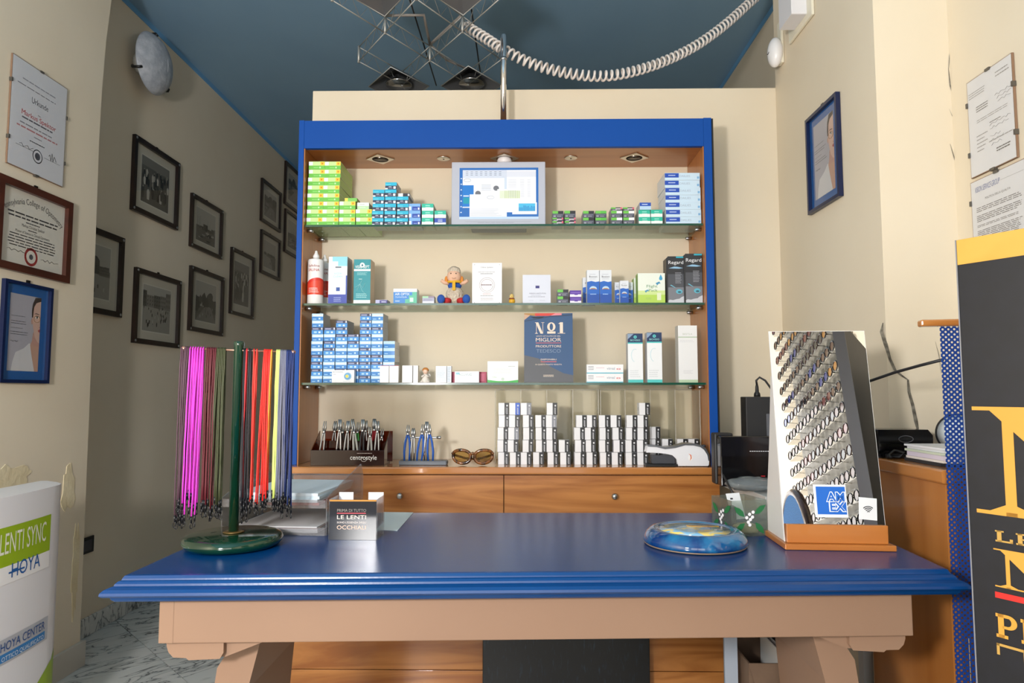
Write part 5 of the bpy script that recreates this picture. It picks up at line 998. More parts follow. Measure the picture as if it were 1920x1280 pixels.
# tortoiseshell sunglasses on the counter
TORT = noisy('tortoiseshell', '2a170d', '8a5426', 55, .12, 4, lo=.42, hi=.62, coat=.4)
def sunglasses_parts(t, W, Hh, fm, lm, fold=True, thick=.0045):
    for s_ in (-1, 1):
        ring = []
        for i in range(26):
            a = 2*PI*i/26; ring.append((s_*(W*.262+W*.212*math.cos(a)*(1+.07*math.sin(a))), .010*max(0, math.cos(a))**2, Hh*.48+Hh*.42*abs(math.sin(a))**.8*(1 if math.sin(a) > 0 else -1)+W*.014*math.cos(a)))
        MB().tube(ring, thick, fm, 8, closed=True).build('rim', t)
        MB().add([(p[0], p[1]+.001, p[2]) for p in ring], [tuple(range(26)) if s_ < 0 else tuple(range(25, -1, -1))], lm).build('lens', t)
        e = W*.47
        MB().tube([(s_*e, 0, Hh*.70), (s_*(e+.004), .006, Hh*.70), (s_*(e-.004), .022, Hh*.55), (s_*W*.2, .040, Hh*.32), (-s_*W*.16, .048+.006*s_, Hh*.22)] if fold else [(s_*e, 0, Hh*.70), (s_*(e+.003), .02, Hh*.70), (s_*e, .10, Hh*.62), (s_*(e-.004), .13, Hh*.30)], [.004, .004, .0045, .0045, .003] if fold else [.003, .003, .0025, .002], fm, 8).build('temple', t)
    MB().tube([(-W*.075, 0, Hh*.62), (0, -.003, Hh*.70), (W*.075, 0, Hh*.62)], thick*.9, fm, 8).build('bridge', t)
a3, b3 = at(847, 862, Y=2.57).x, at(925, 862, Y=2.57).x
sgl = thing('sunglasses', ((a3+b3)/2, 2.575, CZT+.0045), 0, 'large tortoiseshell sunglasses lying folded on the wooden counter', 'sunglasses')
sunglasses_parts(sgl, b3-a3, .058, TORT, clear('amber_lens', 'c4a468', .5, .2, '8a6c38'), thick=.0062)
# silver cutting device
Yd = 2.545; xa, xb = at(1212, 870, Y=Yd).x, at(1330, 870, Y=Yd).x; xb = min(xb, IX1-.002); DW = xb-xa; zt = at(1250, 831, Y=Yd).z-CZ
dev = thing('silver_desk_device', (xa, Yd, CZT), 0, 'silver and white desk device with a swan neck shape and orange emblem', 'device')
SIL = mat('silver_shell', '85888e', .28, .75); WSH = P('e9e9ee', .25)
Q = lambda pts: [(p[0]*DW, p[1]*zt) for p in pts]
MB().prism(Q([(.50, .03), (.99, .03), (1.0, .25), (.985, .5), (.94, .75), (.88, .88), (.75, .95), (.62, .96), (.45, .84), (.30, .80), (.16, .88), (.04, .93), (.02, .82), (.0, .60), (.10, .60), (.30, .56), (.42, .48), (.48, .32)]), 0, .048, WSH).build('body', dev, bevel=.004)
MB().prism(Q([(.02, .94), (.12, .93), (.30, .84), (.46, .88), (.62, 1.0), (.76, .99), (.88, .92), (.95, .78), (1.0, .5), (1.005, .25), (.985, .25), (.97, .5), (.92, .72), (.86, .84), (.75, .91), (.62, .92), (.46, .80), (.30, .75), (.16, .84), (.03, .86)]), -.003, .052, SIL).build('silver_trim', dev, bevel=.0015)
MB().box(-.002, .50*DW, -.003, .050, 0, .10*zt, BLACK).build('base_plate', dev, bevel=.001)
MB().box(.10*DW, .46*DW, .006, .044, .12*zt, .48*zt, mat('smoke_panel', '4a4c52', .2)).build('working_bay', dev)
MB().lathe([(.009, 0), (.009, .005), (.005, .008)], P('3a3c42'), c=(.94*DW, .024, .83*zt), n=14).build('switch', dev)
MB().poly(ell(.70*DW, .38*zt, .0085, .011, 16), -.0008, P('f2f0f0')).build('emblem_disc', dev); MB().poly([(.67*DW, .56*zt), (.715*DW, .50*zt), (.72*DW, .36*zt), (.69*DW, .25*zt), (.705*DW, .38*zt), (.70*DW, .48*zt)], -.0012, P('e0662a')).build('emblem_flame', dev)
MB().tube([(DW-.001, .03, .006), (DW+.002, .01, .004), (DW-.01, -.02, .003)], .002, BLACK, 6).build('power_cord', dev)
# ================================================================ THINGS ON THE DESK
random.seed(9); DZ = ZD+.0004
# ---- green cord stand
c0 = at(437, 1023, Z=ZD); RBS = .112
GRN = noisy('green_glaze', '05281a', '083322', 8, .08, 3, coat=.6); COP = mat('copper', 'b98a78', .3, .8)
st = thing('cord_stand', (c0.x, c0.y, DZ), 0, 'dark green glazed stand with copper bar for hanging spectacle cords', 'stand')
MB().lathe([(.09, 0), (.104, .003), (RBS, .012), (RBS, .018), (.107, .026), (.098, .029), (.03, .0305), (.01, .031)], GRN, n=48).build('base', st)
MB().lathe([(.020, .0312), (.024, .0325), (.020, .034), (.012, .0345)], mat('brass_dull', '7a6238', .4, .7), n=20).build('collar', st)
pt = at(450, 640, Y=c0.y).z-DZ
MB().lathe([(.0115, .031), (.0118, pt-.012), (.0125, pt-.010), (.0125, pt-.002), (.011, pt), (.003, pt)], GRN, n=20).build('post', st)
rl, rr = at(345, 653, Y=c0.y-.028), at(550, 660, Y=c0.y+.02)
RB = lambda t_: Vector((rl.x+(rr.x-rl.x)*t_, rl.y+(rr.y-rl.y)*t_, rl.z+(rr.z-rl.z)*t_))
MB().tube([RB(0)-Vector((c0.x, c0.y, DZ)), RB(1)-Vector((c0.x, c0.y, DZ))], .0024, COP, 10).build('bar', st)
for p_ in (0, 1): v = RB(p_)-Vector((c0.x, c0.y, DZ)); MB().ball(v, .0058, .0058, .0058, COP, 14, 10).build('bar_ball', st)
CORDS = [  # photo x range on the bar, count, colour, end y, label
    (352, 366, 6, '4f3442', (955, 995), 'aubergine'), (367, 389, 6, 'e23ccf', (930, 1000), 'magenta'), (395, 410, 6, '5c1c26', (955, 985), 'maroon'), (413, 426, 6, '3f4429', (950, 980), 'olive'),
    (459, 461, 2, '1c1a22', (960, 992), 'black'), (463.5, 464.5, 1, 'e03038', (958, 960), 'crimson'), (468, 471, 2, '1c1a22', (960, 985), 'black'), (476, 481, 2, 'e0392e', (950, 968), 'scarlet'), (494, 505, 5, 'f02c24', (945, 975), 'bright red'), (507, 508.5, 1, 'e8a23a', (945, 950), 'amber'), (516, 521, 3, 'cfe07a', (945, 965), 'lime'), (523, 532, 5, '6d7084', (950, 970), 'slate grey'), (534, 546, 6, '1d2f66', (955, 985), 'navy')]
LOOP = mat('black_rubber', '17171a', .3)
tot_len = rr.x-rl.x; gidx = 0
for x0, x1, n_, hx, (e0, e1), nm in CORDS:
    cm = mat('cord_'+nm, hx, .55)
    for k in range(n_):
        px = x0+(x1-x0)*(k/(max(1, n_-1))); q = at(px, 655, Y=c0.y); t_ = (q.x-rl.x)/tot_len; top = RB(t_)
        c = thing('spectacle_cord', (top.x, top.y, top.z+.0026), 0, '%s spectacle cord with black end loops hanging on the copper bar' % nm, 'cord', '%s spectacle cords' % nm)
        dirn = Vector((-(rr.y-rl.y), rr.x-rl.x, 0)).normalized()
        zl = [max(at(px, random.uniform(e0, e1)-22, Y=c0.y).z, DZ+.066)-top.z for _ in (0, 1)]
        sway = random.uniform(-.010, .004); pts = []
        for side, sgn in ((0, -1), (1, 1)):
            seq = []
            for i in range(9):
                u = i/8; z = -.0026+(zl[side]+.0026)*u; bulge = .0042+.006*math.sin(u*PI)*random.uniform(.6, 1)
                seq.append(dirn*sgn*bulge*(1-.5*u)+Vector((sway*u+.0015*sgn*u+random.uniform(-.0006, .0006), 0, z)))
            pts += seq[::-1] if side == 0 else [Vector((0, 0, .0017))]+seq
        MB().tube(pts, .0017, cm, 6).build('strand', c)
        for e in (pts[0], pts[-1]):
            MB().tube([e+Vector((0, 0, .003)), e+Vector((0, 0, -.012))], [.0026, .0022], LOOP, 6).build('slider', c)
            r_ = random.uniform(0, PI); MB().tube([e+Vector((math.cos(r_)*.0032*math.cos(a), math.sin(r_)*.0032*math.cos(a), -.0185+.0068*math.sin(a))) for a in [i*2*PI/10 for i in range(10)]], .0011, LOOP, 5, closed=True).build('end_loop', c)
# ---- acrylic letter trays with papers
TA = clear('tray_acrylic', 'f2f2f2', .5, .22, 'a9a9ad')
g0 = at(612, 1003, Z=ZD); TX1 = g0.x; TY0 = g0.y; TWd, TDp = .27, .30
ltr = thing('letter_tray', (TX1-TWd/2, TY0, DZ), math.radians(-4), 'clear two tier acrylic letter tray behind the cord stand', 'tray')
for z in (0, .068):
    MB().box(-TWd/2, TWd/2, 0, TDp, z, z+.003, TA).build('tray_floor', ltr)
    MB().box(-TWd/2, TWd/2, -.003, -.0002, z, z+.020, TA).build('front_lip', ltr)
    MB().box(-TWd/2+.004, TWd/2-.004, TDp, TDp+.003, z, z+.05, TA).build('back_lip', ltr)
for sx, xx in ((-1, -TWd/2), (1, TWd/2)):
    m_ = MB(); prof_ = [(0, 0), (TDp, 0), (TDp, .115), (TDp-.02, .150), (TDp*.55, .128), (TDp*.10, .100), (0, .092)]
    xa_, xb_ = (xx-.0035, xx-.0005) if sx < 0 else (xx+.0005, xx+.0035)
    n_ = len(prof_); m_.add([(xa_, p[0], p[1]) for p in prof_]+[(xb_, p[0], p[1]) for p in prof_], [tuple(range(n_))[::-1], tuple(range(n_, 2*n_))]+[(i, (i+1) % n_, (i+1) % n_+n_, i+n_) for i in range(n_)], TA); m_.build('side_wall', ltr)
def sheets(name, n_, x, y, z, w, d, lab, cols, rz=0, th=.0018, grp=None, cat='paper'):
    for k in range(n_):
        put(MB().box(-w/2, w/2, 0, d, 0, th, P(cols[k % len(cols)], .6)).mesh('sheet_pile'), name, (x+random.uniform(-.003, .003), y+random.uniform(0, .006), z+k*(th+.0003)), rz+random.uniform(-.02, .02), label=lab.replace('@', up(k, n_)), cat=cat, group=grp)
def Lt(x, y, z): a_ = math.radians(-4); return (TX1-TWd/2+x*math.cos(a_)-y*math.sin(a_), TY0+x*math.sin(a_)+y*math.cos(a_), DZ+z)
x_, y_, z_ = Lt(0, .012, .0035); sheets('paper_pile', 5, x_, y_, z_, .22, .27, 'white paper pile in the lower letter tray, @ layer', ['e8e8ea', 'd9dade', 'eceef0', 'c9b4b0'], math.radians(-4), .0028, 'papers in the lower tray')
x_, y_, z_ = Lt(0, .012, .0715); sheets('paper_pile', 4, x_, y_, z_, .22, .27, 'pale blue paper pile in the upper letter tray, @ layer', ['b8524a', 'dfe6ee', 'c9dce8', 'd6e4ee'], math.radians(-4), .0075, 'papers in the upper tray')
# ---- acrylic card holder with printed front
hl_, hr_ = at(617, 1012, Z=ZD), at(705, 1012, Z=ZD); HWd = hr_.x-hl_.x; HH = at(660, 937, Y=hl_.y).z-ZD
ch = thing('card_holder', ((hl_.x+hr_.x)/2, hl_.y, DZ), 0, 'clear acrylic card holder with a glossy black lettered front', 'holder')
CA = clear('holder_acrylic', 'f6f6f6', .7, .06, 'cfcfd4'); hd = .088
MB().box(-HWd/2, HWd/2, 0, .0025, 0, HH, mat('card_black', '1d222c', .08)).build('front_card', ch)
mbp = MB(); mbp.rect(-HWd/2, 0, HWd/2, HH*.96, -.0004, mat('card_black', '1d222c', .08)); mbp.build('black_print', ch)
MB().rect(-HWd/2, HH*.96, HWd/2, HH, -.0005, mat('card_gold', 'c08a44', .1)).build('gold_rule', ch)
MB().text('PRIMA DI TUTTO', -.003, HH*.70, HH*.075, P('8a8680'), -.0009, w=HWd*.62).build('lettering', ch)
MB().rect(-HWd*.34, HH*.655, HWd*.28, HH*.675, -.0009, P('d24a58')).build('red_rule', ch)
MB().text('LE LENTI', -.003, HH*.52, HH*.10, P('f2e4d4'), -.0009, w=HWd*.62).build('lettering', ch)
MB().text('SONO L\'ESSENZA DEGLI', -.003, HH*.415, HH*.045, P('e6dcd8'), -.0009, w=HWd*.62).build('lettering', ch)
MB().text('OCCHIALI', -.003, HH*.265, HH*.10, P('efc4b0'), -.0009, w=HWd*.62).build('lettering', ch)
for x in (-HWd/2-.0025, HWd/2): MB().box(x, x+.0025, 0, hd, 0, HH, CA).build('side_wall', ch)
MB().box(-HWd/2, -HWd*.18, hd-.0025, hd, 0, HH+.006, P('e9e9f0', .3)).build('back_wall', ch); MB().box(HWd*.16, HWd/2, hd-.0025, hd, 0, HH+.006, P('e9e9f0', .3)).build('back_wall', ch)
MB().box(-HWd/2, HWd/2, .003, hd-.003, 0, .0025, CA).build('floor_panel', ch)
# loose sheet
q0, q1, q2, q3 = [at(*p, Z=ZD) for p in ((700, 960), (775, 961), (745, 995), (690, 993))]
MB().add([(v.x, v.y, ZD+z) for z in (.0003, .0012) for v in (q3, q2, q1, q0)], [(3, 2, 1, 0), (4, 5, 6, 7), (0, 1, 5, 4), (1, 2, 6, 5), (2, 3, 7, 6), (3, 0, 4, 7)], P('dfe9ea', .6)).build('paper_sheet', None, ((q1.x+q0.x)/2, q2.y, ZD), label='pale loose paper sheet lying behind the card holder', cat='paper')
# ---- blue ceramic dish
pc = at(1303, 1020, Z=ZD); PRd = (at(1399, 1020, Z=ZD).x-at(1208, 1020, Z=ZD).x)/2
CER = noisy('blue_ceramic', '06336e', '2a7fb0', 14, .06, 5, coat=.8, lo=.35, hi=.75, distort=.6)
dish = thing('ceramic_dish', (pc.x, pc.y, DZ), 0, 'glossy blue glazed ceramic dish with a painted yellow centre', 'dish')
MB().lathe([(PRd*.90, 0), (PRd*.97, .002), (PRd*.985, .005)], P('8a7460', .5), n=48).build('foot_ring', dish)
MB().lathe([(PRd*.985, .0052), (PRd, .010), (PRd*.985, .018), (PRd*.93, .028), (PRd*.85, .036), (PRd*.78, .038), (PRd*.72, .036), (PRd*.68, .0345)], CER, n=48).build('glazed_rim', dish)
YC = noisy('painted_centre', '7fb4d8', 'e6cf74', 26, .1, 4, coat=.7, lo=.45, hi=.55, distort=.8)
MB().lathe([(PRd*.68, .0346), (PRd*.3, .0350), (.004, .0351)], YC, n=40).build('painted_centre', dish)
MB().box(-.015, .062, .032, .046, .0352, .0356, P('d8a24a', .2)).build('name_scroll', dish, T=Matrix.Rotation(-.12, 4, 'Z'))
mb = MB(); mb.text('PANTELLERIA', .024, .034, .009, P('2a2420'), 0, w=.066); mb.v = [(v[0], v[2], .0360) for v in mb.v]; mb.f = [f[:] for f in mb.f]; mb.build('name_lettering', dish, T=Matrix.Rotation(-.12, 4, 'Z'))
# ---- painted glass box with cards
bx0, bx1 = at(1384, 1006, Z=ZD), at(1446, 1006, Z=ZD); GW = .098
gbx = thing('painted_glass_box', ((bx0.x+bx1.x)/2-.012, bx0.y, DZ), math.radians(14), 'square glass box painted with green leaves and white blossoms', 'box')
GBm = clear('painted_box_glass', 'eef2ee', .6, .16, '9aa29c'); gh2 = at(1415, 938, Y=bx0.y).z-ZD
for x in (-GW/2, GW/2-.002): MB().box(x, x+.002, .0022, GW-.0022, 0, gh2, GBm).build('glass_side', gbx)
for y in (0, GW-.002): MB().box(-GW/2, GW/2, y, y+.002, 0, gh2, GBm).build('glass_side', gbx)
MB().box(-GW/2+.003, GW/2-.003, .003, GW-.003, 0, .002, GBm).build('glass_floor', gbx)
LEAF = mat('leaf_paint', '1c6a3c', .35); PET = P('f0eef2', .4)
def deco(T):
    for cx, cz, an in ((-.028, .062, 2.4), (.030, .066, .6), (-.028, .022, 3.8), (.028, .020, 5.4)):
        pts = [(cx+.019*u*math.cos(an)-.008*v*math.sin(an), cz+.019*u*math.sin(an)+.008*v*math.cos(an)) for u, v in ((-1, 0), (-.4, .8), (.3, .9), (1, 0), (.3, -.8), (-.4, -.9))]
        MB().poly(pts, -.0008, LEAF).build('painted_leaf', gbx, T=T)
    for i, (dx, dz) in enumerate(((0, .055), (.008, .048), (-.008, .047), (.002, .042), (-.004, .036), (.010, .060), (.0, .029))):
        MB().poly(ell(dx, dz, .0045, .0042, 10), -.0010, PET).build('painted_blossom', gbx, T=T)
deco(Matrix.Identity(4)); deco(Matrix.Translation((-GW/2, GW/2, 0)) @ Matrix.Rotation(-PI/2, 4, 'Z'))
vb = Matrix.Rotation(math.radians(14), 4, 'Z') @ Vector((0.008, .06, 0))
cdn = thing('business_card', (gbx.location.x+vb.x, gbx.location.y+vb.y, DZ+.032), math.radians(24), 'white business card leaning in the painted glass box', 'card', rx=-.35)
MB().box(-.022, .022, 0, .0012, 0, gh2-.022, P('eef0f4')).build('card', cdn); MB().box(-.012, -.004, -.0005, 0, gh2-.038, gh2-.034, INK).build('card_print', cdn)
vb = Matrix.Rotation(math.radians(14), 4, 'Z') @ Vector((-.025, .045, 0)); MB().box(-.014, .014, 0, .030, 0, gh2*.72, P('1d1d22')).build('black_case', None, None, label='small black case standing inside the painted glass box', cat='case').location = (gbx.location.x+vb.x, gbx.location.y+vb.y, DZ+.0024)
vb = Matrix.Rotation(math.radians(14), 4, 'Z') @ Vector((.012, .030, 0)); o = MB().box(-.03, .03, 0, .045, 0, .022, P('c9b98a', .6)).build('folded_cloth', None, None, bevel=.006, label='folded cream cloth in the bottom of the painted glass box', cat='cloth'); o.location = (gbx.location.x+vb.x, gbx.location.y+vb.y-.012, DZ+.0024); o.rotation_euler = (0, 0, math.radians(14))
# ================================================================ RIGHT OF THE CABINET
random.seed(31)
# low grey side table carrying the routers
sz_ = .800
sdt = thing('side_table', (.905, 2.45, 0), 0, 'narrow pale grey side table between the cabinet and the pillar', 'table'); o_ = (.905, 2.45, 0); LG = P('c4c6c4', .4)
MB().box(.745, 1.065, 2.14, 2.81, sz_-.03, sz_, LG).build('table_top', sdt, o_, bevel=.002)
for x in (.75, 1.03):
    for y in (2.15, 2.76): MB().box(x, x+.03, y, y+.03, 0, sz_-.0305, LG).build('leg', sdt, o_)
BKP = mat('black_gloss', '0d0d10', .12); BKM = mat('black_matte', '1b1b1e', .5)
r0, r1 = at(1358, 905, Y=2.36), at(1450, 905, Y=2.36); rt = at(1400, 818, Y=2.36).z
rou = thing('router', ((r0.x+r1.x)/2+.02, 2.36, sz_+.0004), 0, 'glossy black router with a row of lights and a red emblem', 'router'); RWd = r1.x-r0.x+.06
MB().box(-RWd/2, RWd/2, 0, .05, 0, rt-sz_, BKP).build('housing', rou, bevel=.004)
MB().box(-RWd/2+.002, RWd/2-.002, -.002, -.0002, (rt-sz_)*.60, rt-sz_-.002, mat('black_band', '15151a', .08)).build('upper_band', rou)
for k in range(9): MB().rect(-.015+k*.0075, (rt-sz_)*.70, -.010+k*.0075, (rt-sz_)*.71, -.0026, mat('led_white', 'd8d8dc', .3, emit=.6)).build('status_light', rou)
for k in range(3): MB().rect(.022, .020+k*.007, .036, .023+k*.007, -.0006, P('c8202c')).build('red_emblem', rou)
MB().box(-RWd/2-.006, -RWd/2+.06, .052, .10, 0, rt-sz_+.008, BKM).build('rear_block', rou, bevel=.006)
u0, u1, uz = at(1396, 800, Y=2.52), at(1460, 800, Y=2.52), at(1420, 744, Y=2.52).z
ups = thing('power_supply_unit', (u0.x, 2.50, sz_+.0004), math.radians(-8), 'tall black power unit with a grey plate and plug cable, behind the router', 'power unit'); UW = .15
MB().box(0, UW, 0, .11, 0, uz-sz_, BKM).build('housing', ups, bevel=.003)
MB().box(.07, .13, -.003, -.0003, (uz-sz_)*.45, (uz-sz_)*.80, mat('grey_plate', '5e6068', .4)).build('front_plate', ups, bevel=.001)
MB().lathe([(.012, 0), (.011, .012), (.007, .018), (.006, .035), (.004, .045)], BKM, c=(.05, .05, uz-sz_+.0005), n=12).build('plug', ups)
MB().tube([(.05, .05, uz-sz_+.045), (.048, .05, uz-sz_+.06), (.06, .05, uz-sz_+.072), (.08, .05, uz-sz_+.06), (.10, .05, uz-sz_+.03), (.115, .05, uz-sz_+.004)], .004, BKM, 8).build('cable', ups)
# crumpled clear bag and a white tray on the side table
bgm = clear('plastic_bag', 'e8ecee', .5, .35, 'aab2b6'); mb = MB(); q = at(1415, 908, Y=2.22)
mb.ball((0, 0, .022), .085, .05, .022, bgm, 22, 12, .12); mb.build('plastic_bag', None, None, label='crumpled clear plastic bag lying in front of the router', cat='bag').location = (q.x, 2.24, sz_+.003)
# black stick lying against the counter end
pa, pb = at(1356, 890, Y=2.25), at(1374, 918, Y=2.18)
MB().tube([(pa.x, 2.25, pa.z), (pb.x, 2.18, sz_+.004)], [.003, .0035], BKM, 8).build('black_stick', None, (pb.x, 2.18, sz_), label='thin black stick leaning at the end of the wooden counter', cat='stick')
# ---- table mirror on wooden foot
t9 = math.radians(9); MW, MH = .230, .478; mo = Vector((.722, 1.604, DZ))
mir = thing('table_mirror', tuple(mo), math.radians(-3.5), 'leaning table mirror on an orange wood foot with two stickers', 'mirror')
WDM = wood('mirror_wood', 'a86128', 'bf7a3a', 'x', 9)
MB().box(-.122, .124, -.010, .17, 0, .013, WDM).build('foot_board', mir, bevel=.002)
MB().box(-.113, .113, .004, .014, .0132, .055, WDM).build('front_rail', mir, bevel=.0015)
TM = Matrix.Translation((0, .0155, .0138)) @ Matrix.Rotation(-t9, 4, 'X')
SILV = mat('mirror_silver', 'f4f4f4', .004, 1.0)
MB().rect(-MW/2+.001, .0, MW/2-.001, MH+.024, -.0004, SILV).build('mirror_face', mir, T=TM)
MB().box(-MW/2, MW/2, 0, .004, 0, MH+.025, P('e8e6e4', .4)).build('mirror_back', mir, T=TM)
WSD = P('d6d3d0', .5)
for x in (-MW/2+.001, MW/2-.005):
    m_ = MB(); pf = [(.026, .0135), (.168, .0135), (.120, .23), (.092, .40), (.084, .40)]; n_ = len(pf)
    m_.add([(x, p[0], p[1]) for p in pf]+[(x+.004, p[0], p[1]) for p in pf], [tuple(range(n_))[::-1], tuple(range(n_, 2*n_))]+[(i, (i+1) % n_, (i+1) % n_+n_, i+n_) for i in range(n_)], WSD); m_.build('side_wedge', mir)
def sticker(px0, py0, px1, py1, nm, lab):
    return None
# stickers placed in mirror coordinates (u from left edge 0..1, v from bottom 0..1)
def ST(u, v): return (-MW/2+u*MW, .026+v*MH)
sx0, sz0 = ST(.325, .062); sx1, sz1 = ST(.645, .218)
TS_ = TM @ Matrix.Rotation(-.03, 4, 'Y')
MB().box(sx0, sx1, -.0012, -.0006, sz0, sz1, P('e6eaf0', .35)).build('sticker', mir, T=TM)
sw1, sh1 = sx1-sx0, sz1-sz0
MB().rect(sx0+sw1*.07, sz0+sh1*.09, sx1-sw1*.03, sz1-sh1*.06, -.0014, P('1664c4', .35)).build('sticker_blue', mir, T=TM)
for s_, z, xx in (('AM', .50, .66), ('EX', .20, .70)):
    MB().text(s_, sx0+sw1*xx, sz0+sh1*z, sh1*.27, P('f2f4f8', .35), -.0017, bold=.085).build('sticker_outline', mir, T=TM)
    MB().text(s_, sx0+sw1*xx, sz0+sh1*z, sh1*.27, P('1664c4', .35), -.0020, bold=.025).build('sticker_lettering', mir, T=TM)
cx, cz = ST(.845, .105)
MB().box(cx-.020, cx+.020, -.0012, -.0006, cz-.025, cz+.025, P('dfe1e4', .35)).build('sticker', mir, T=TM @ Matrix.Translation((cx, 0, cz)) @ Matrix.Rotation(.08, 4, 'Y') @ Matrix.Translation((-cx, 0, -cz)))
for k in range(4):
    r_ = .004+.0038*k; MB().tube([(cx+r_*math.sin(a), -.0016, cz-.010+r_*math.cos(a)) for a in [-.75+i*.15 for i in range(11)]], .0010, BLACK, 5).build('contactless_arc', mir, T=TM)
# ---- wooden side cabinet by the pillar
wx0, wy0, wy1, wz = .985, 1.635, 2.02, .938
wc = thing('wooden_side_cabinet', (1.13, 1.82, 0), 0, 'orange wood side cabinet against the pillar, carrying magazines', 'cabinet'); o_ = (1.13, 1.82, 0)
WDC = wood('wood_side_cabinet', 'a5662e', 'b87a40', 'z', 8); WDT = wood('wood_side_top', 'ab6a30', 'bf8044', 'y', 8, .2, .5)
MB().box(wx0+.012, XR-.004, wy0+.012, wy1, 0, wz-.0345, WDC).build('body', wc, o_, bevel=.002)
MB().box(wx0, XR-.004, wy0, wy1, wz-.034, wz, WDT).build('top_board', wc, o_, bevel=.005)
MB().box(wx0+.03, XR-.02, wy0+.006, wy0+.0115, .06, wz-.05, WDC).build('door', wc, o_, bevel=.001)
# ---- magazines
mags = [('2a2a2e', .008), ('e6ded8', .006), ('d9d0e0', .011), ('cfd8c4', .006), ('dde0e4', .006), ('e9eaee', .005)]
z = wz+.0004
for k, (h, th) in enumerate(mags):
    put(MB().box(-.11, .11, 0, .16, 0, th, P(h, .45)).mesh('magazine'), 'magazine', (1.135+random.uniform(-.004, .004), 1.70+random.uniform(-.006, .006), z), random.uniform(-.06, .04), label='magazine %s in the pile on the wooden side cabinet, %s cover' % (up(k, 6), ('black', 'cream', 'lilac', 'sage', 'pale grey', 'white')[k]), cat='magazine', group='magazines on the side cabinet'); z += th+.0005
# black card terminal and cord behind the mirror
ter = thing('charging_cradle', (1.062, 1.925, wz+.0004), 0, 'black charging cradle with a round emblem, on the wooden side cabinet', 'device')
MB().prism([(-.075, 0), (.075, 0), (.075, .062), (.062, .078), (-.075, .078)], 0, .09, BKP).build('housing', ter, bevel=.003)
MB().tube([(.02*math.cos(a), -.0008, .052+.009*math.sin(a)) for a in [i*2*PI/16 for i in range(16)]], .0012, P('5a5a60'), 5, closed=True).build('round_emblem', ter)
MB().box(-.06, .07, -.012, -.001, 0, .012, BKM).build('front_foot', ter, bevel=.002)
MB().tube([(-.06, -.02, .006), (-.04, -.035, .006), (-.02, -.03, .018), (-.045, -.022, .022), (-.065, -.03, .010), (-.07, -.05, .006)], .004, BKM, 8).build('coiled_cord', ter)
# round shaving mirror
rm = thing('round_mirror', (1.225, 1.955, wz+.0004), math.radians(-25), 'round white faced table mirror with a black rim', 'mirror')
MB().lathe([(.052, 0), (.056, .003), (.056, .009), (.052, .012)], BKM, c=(0, 0, .066), n=36, axis='y').build('rim', rm)
MB().lathe([(.0515, .0122), (.02, .0128), (.002, .0130)], P('dde2e4', .15), c=(0, 0, .066), n=36, axis='y').build('disc', rm)
MB().tube([(-.02+.003*math.cos(a), -.0135, .062+.004*math.sin(a)) for a in [i*2*PI/12 for i in range(12)]], .0006, INK, 5, closed=True).build('small_mark', rm)
MB().box(-.03, .03, -.02, .02, 0, .0095, BKM).build('foot', rm, bevel=.002)
# ---- blue perforated panel with wooden cap
def perforated():
    m = mat('perforated_blue', '123a86', .4); N, L, b = nodes(m)
    tc = N.new('ShaderNodeTexCoord'); mp = N.new('ShaderNodeMapping'); mp.inputs['Scale'].default_value = (1, 1, 1); mp.inputs['Rotation'].default_value = (0, math.radians(45), 0)
    sp = N.new('ShaderNodeSeparateXYZ'); cb = N.new('ShaderNodeCombineXYZ')
    L.new(tc.outputs['Object'], mp.inputs[0]); L.new(mp.outputs[0], sp.inputs[0]); L.new(sp.outputs['X'], cb.inputs[0]); L.new(sp.outputs['Z'], cb.inputs[1])
    vo = N.new('ShaderNodeTexVoronoi'); vo.voronoi_dimensions = '2D'; vo.inputs['Scale'].default_value = 118; vo.inputs['Randomness'].default_value = 0
    L.new(cb.outputs[0], vo.inputs['Vector'])
    lt = N.new('ShaderNodeMath'); lt.operation = 'LESS_THAN'; lt.inputs[1].default_value = .30; L.new(vo.outputs['Distance'], lt.inputs[0])
    tr = N.new('ShaderNodeBsdfTransparent'); mx = N.new('ShaderNodeMixShader'); out = N['Material Output']
    L.new(lt.outputs[0], mx.inputs[0]); L.new(b.outputs[0], mx.inputs[1]); L.new(tr.outputs[0], mx.inputs[2]); L.new(mx.outputs[0], out.inputs[0])
    return m
pq = at(1766, 700, Y=1.585); pzt = at(1766, 612, Y=1.585).z
pp = thing('perforated_screen', (pq.x, 1.585, 0), math.radians(-12), 'blue perforated metal screen with a wooden cap beside the black banner', 'screen')
MB().box(0, .25, 0, .0015, .02, pzt, perforated()).build('perforated_sheet', pp)
MB().box(-.042, .25, -.012, .016, pzt+.0003, pzt+.016, WDT).build('wooden_cap', pp, bevel=.004)
MB().box(0, .25, -.08, .03, 0, .0195, mat('blue_foot', '123a86', .4)).build('foot', pp, bevel=.002)
# black cable from the mirror to the screen
ca, cb_ = at(1637, 712, Y=1.80), at(1768, 674, Y=1.60)
MB().tube([ca+Vector((-.03, .02, -.012)), ca, ca.lerp(cb_, .35)+Vector((0, 0, .003)), ca.lerp(cb_, .7)+Vector((0, 0, .002)), cb_], .0036, BKM, 8).build('black_cable', None, tuple(ca), label='black cable stretched from behind the table mirror to the perforated screen', cat='cable')
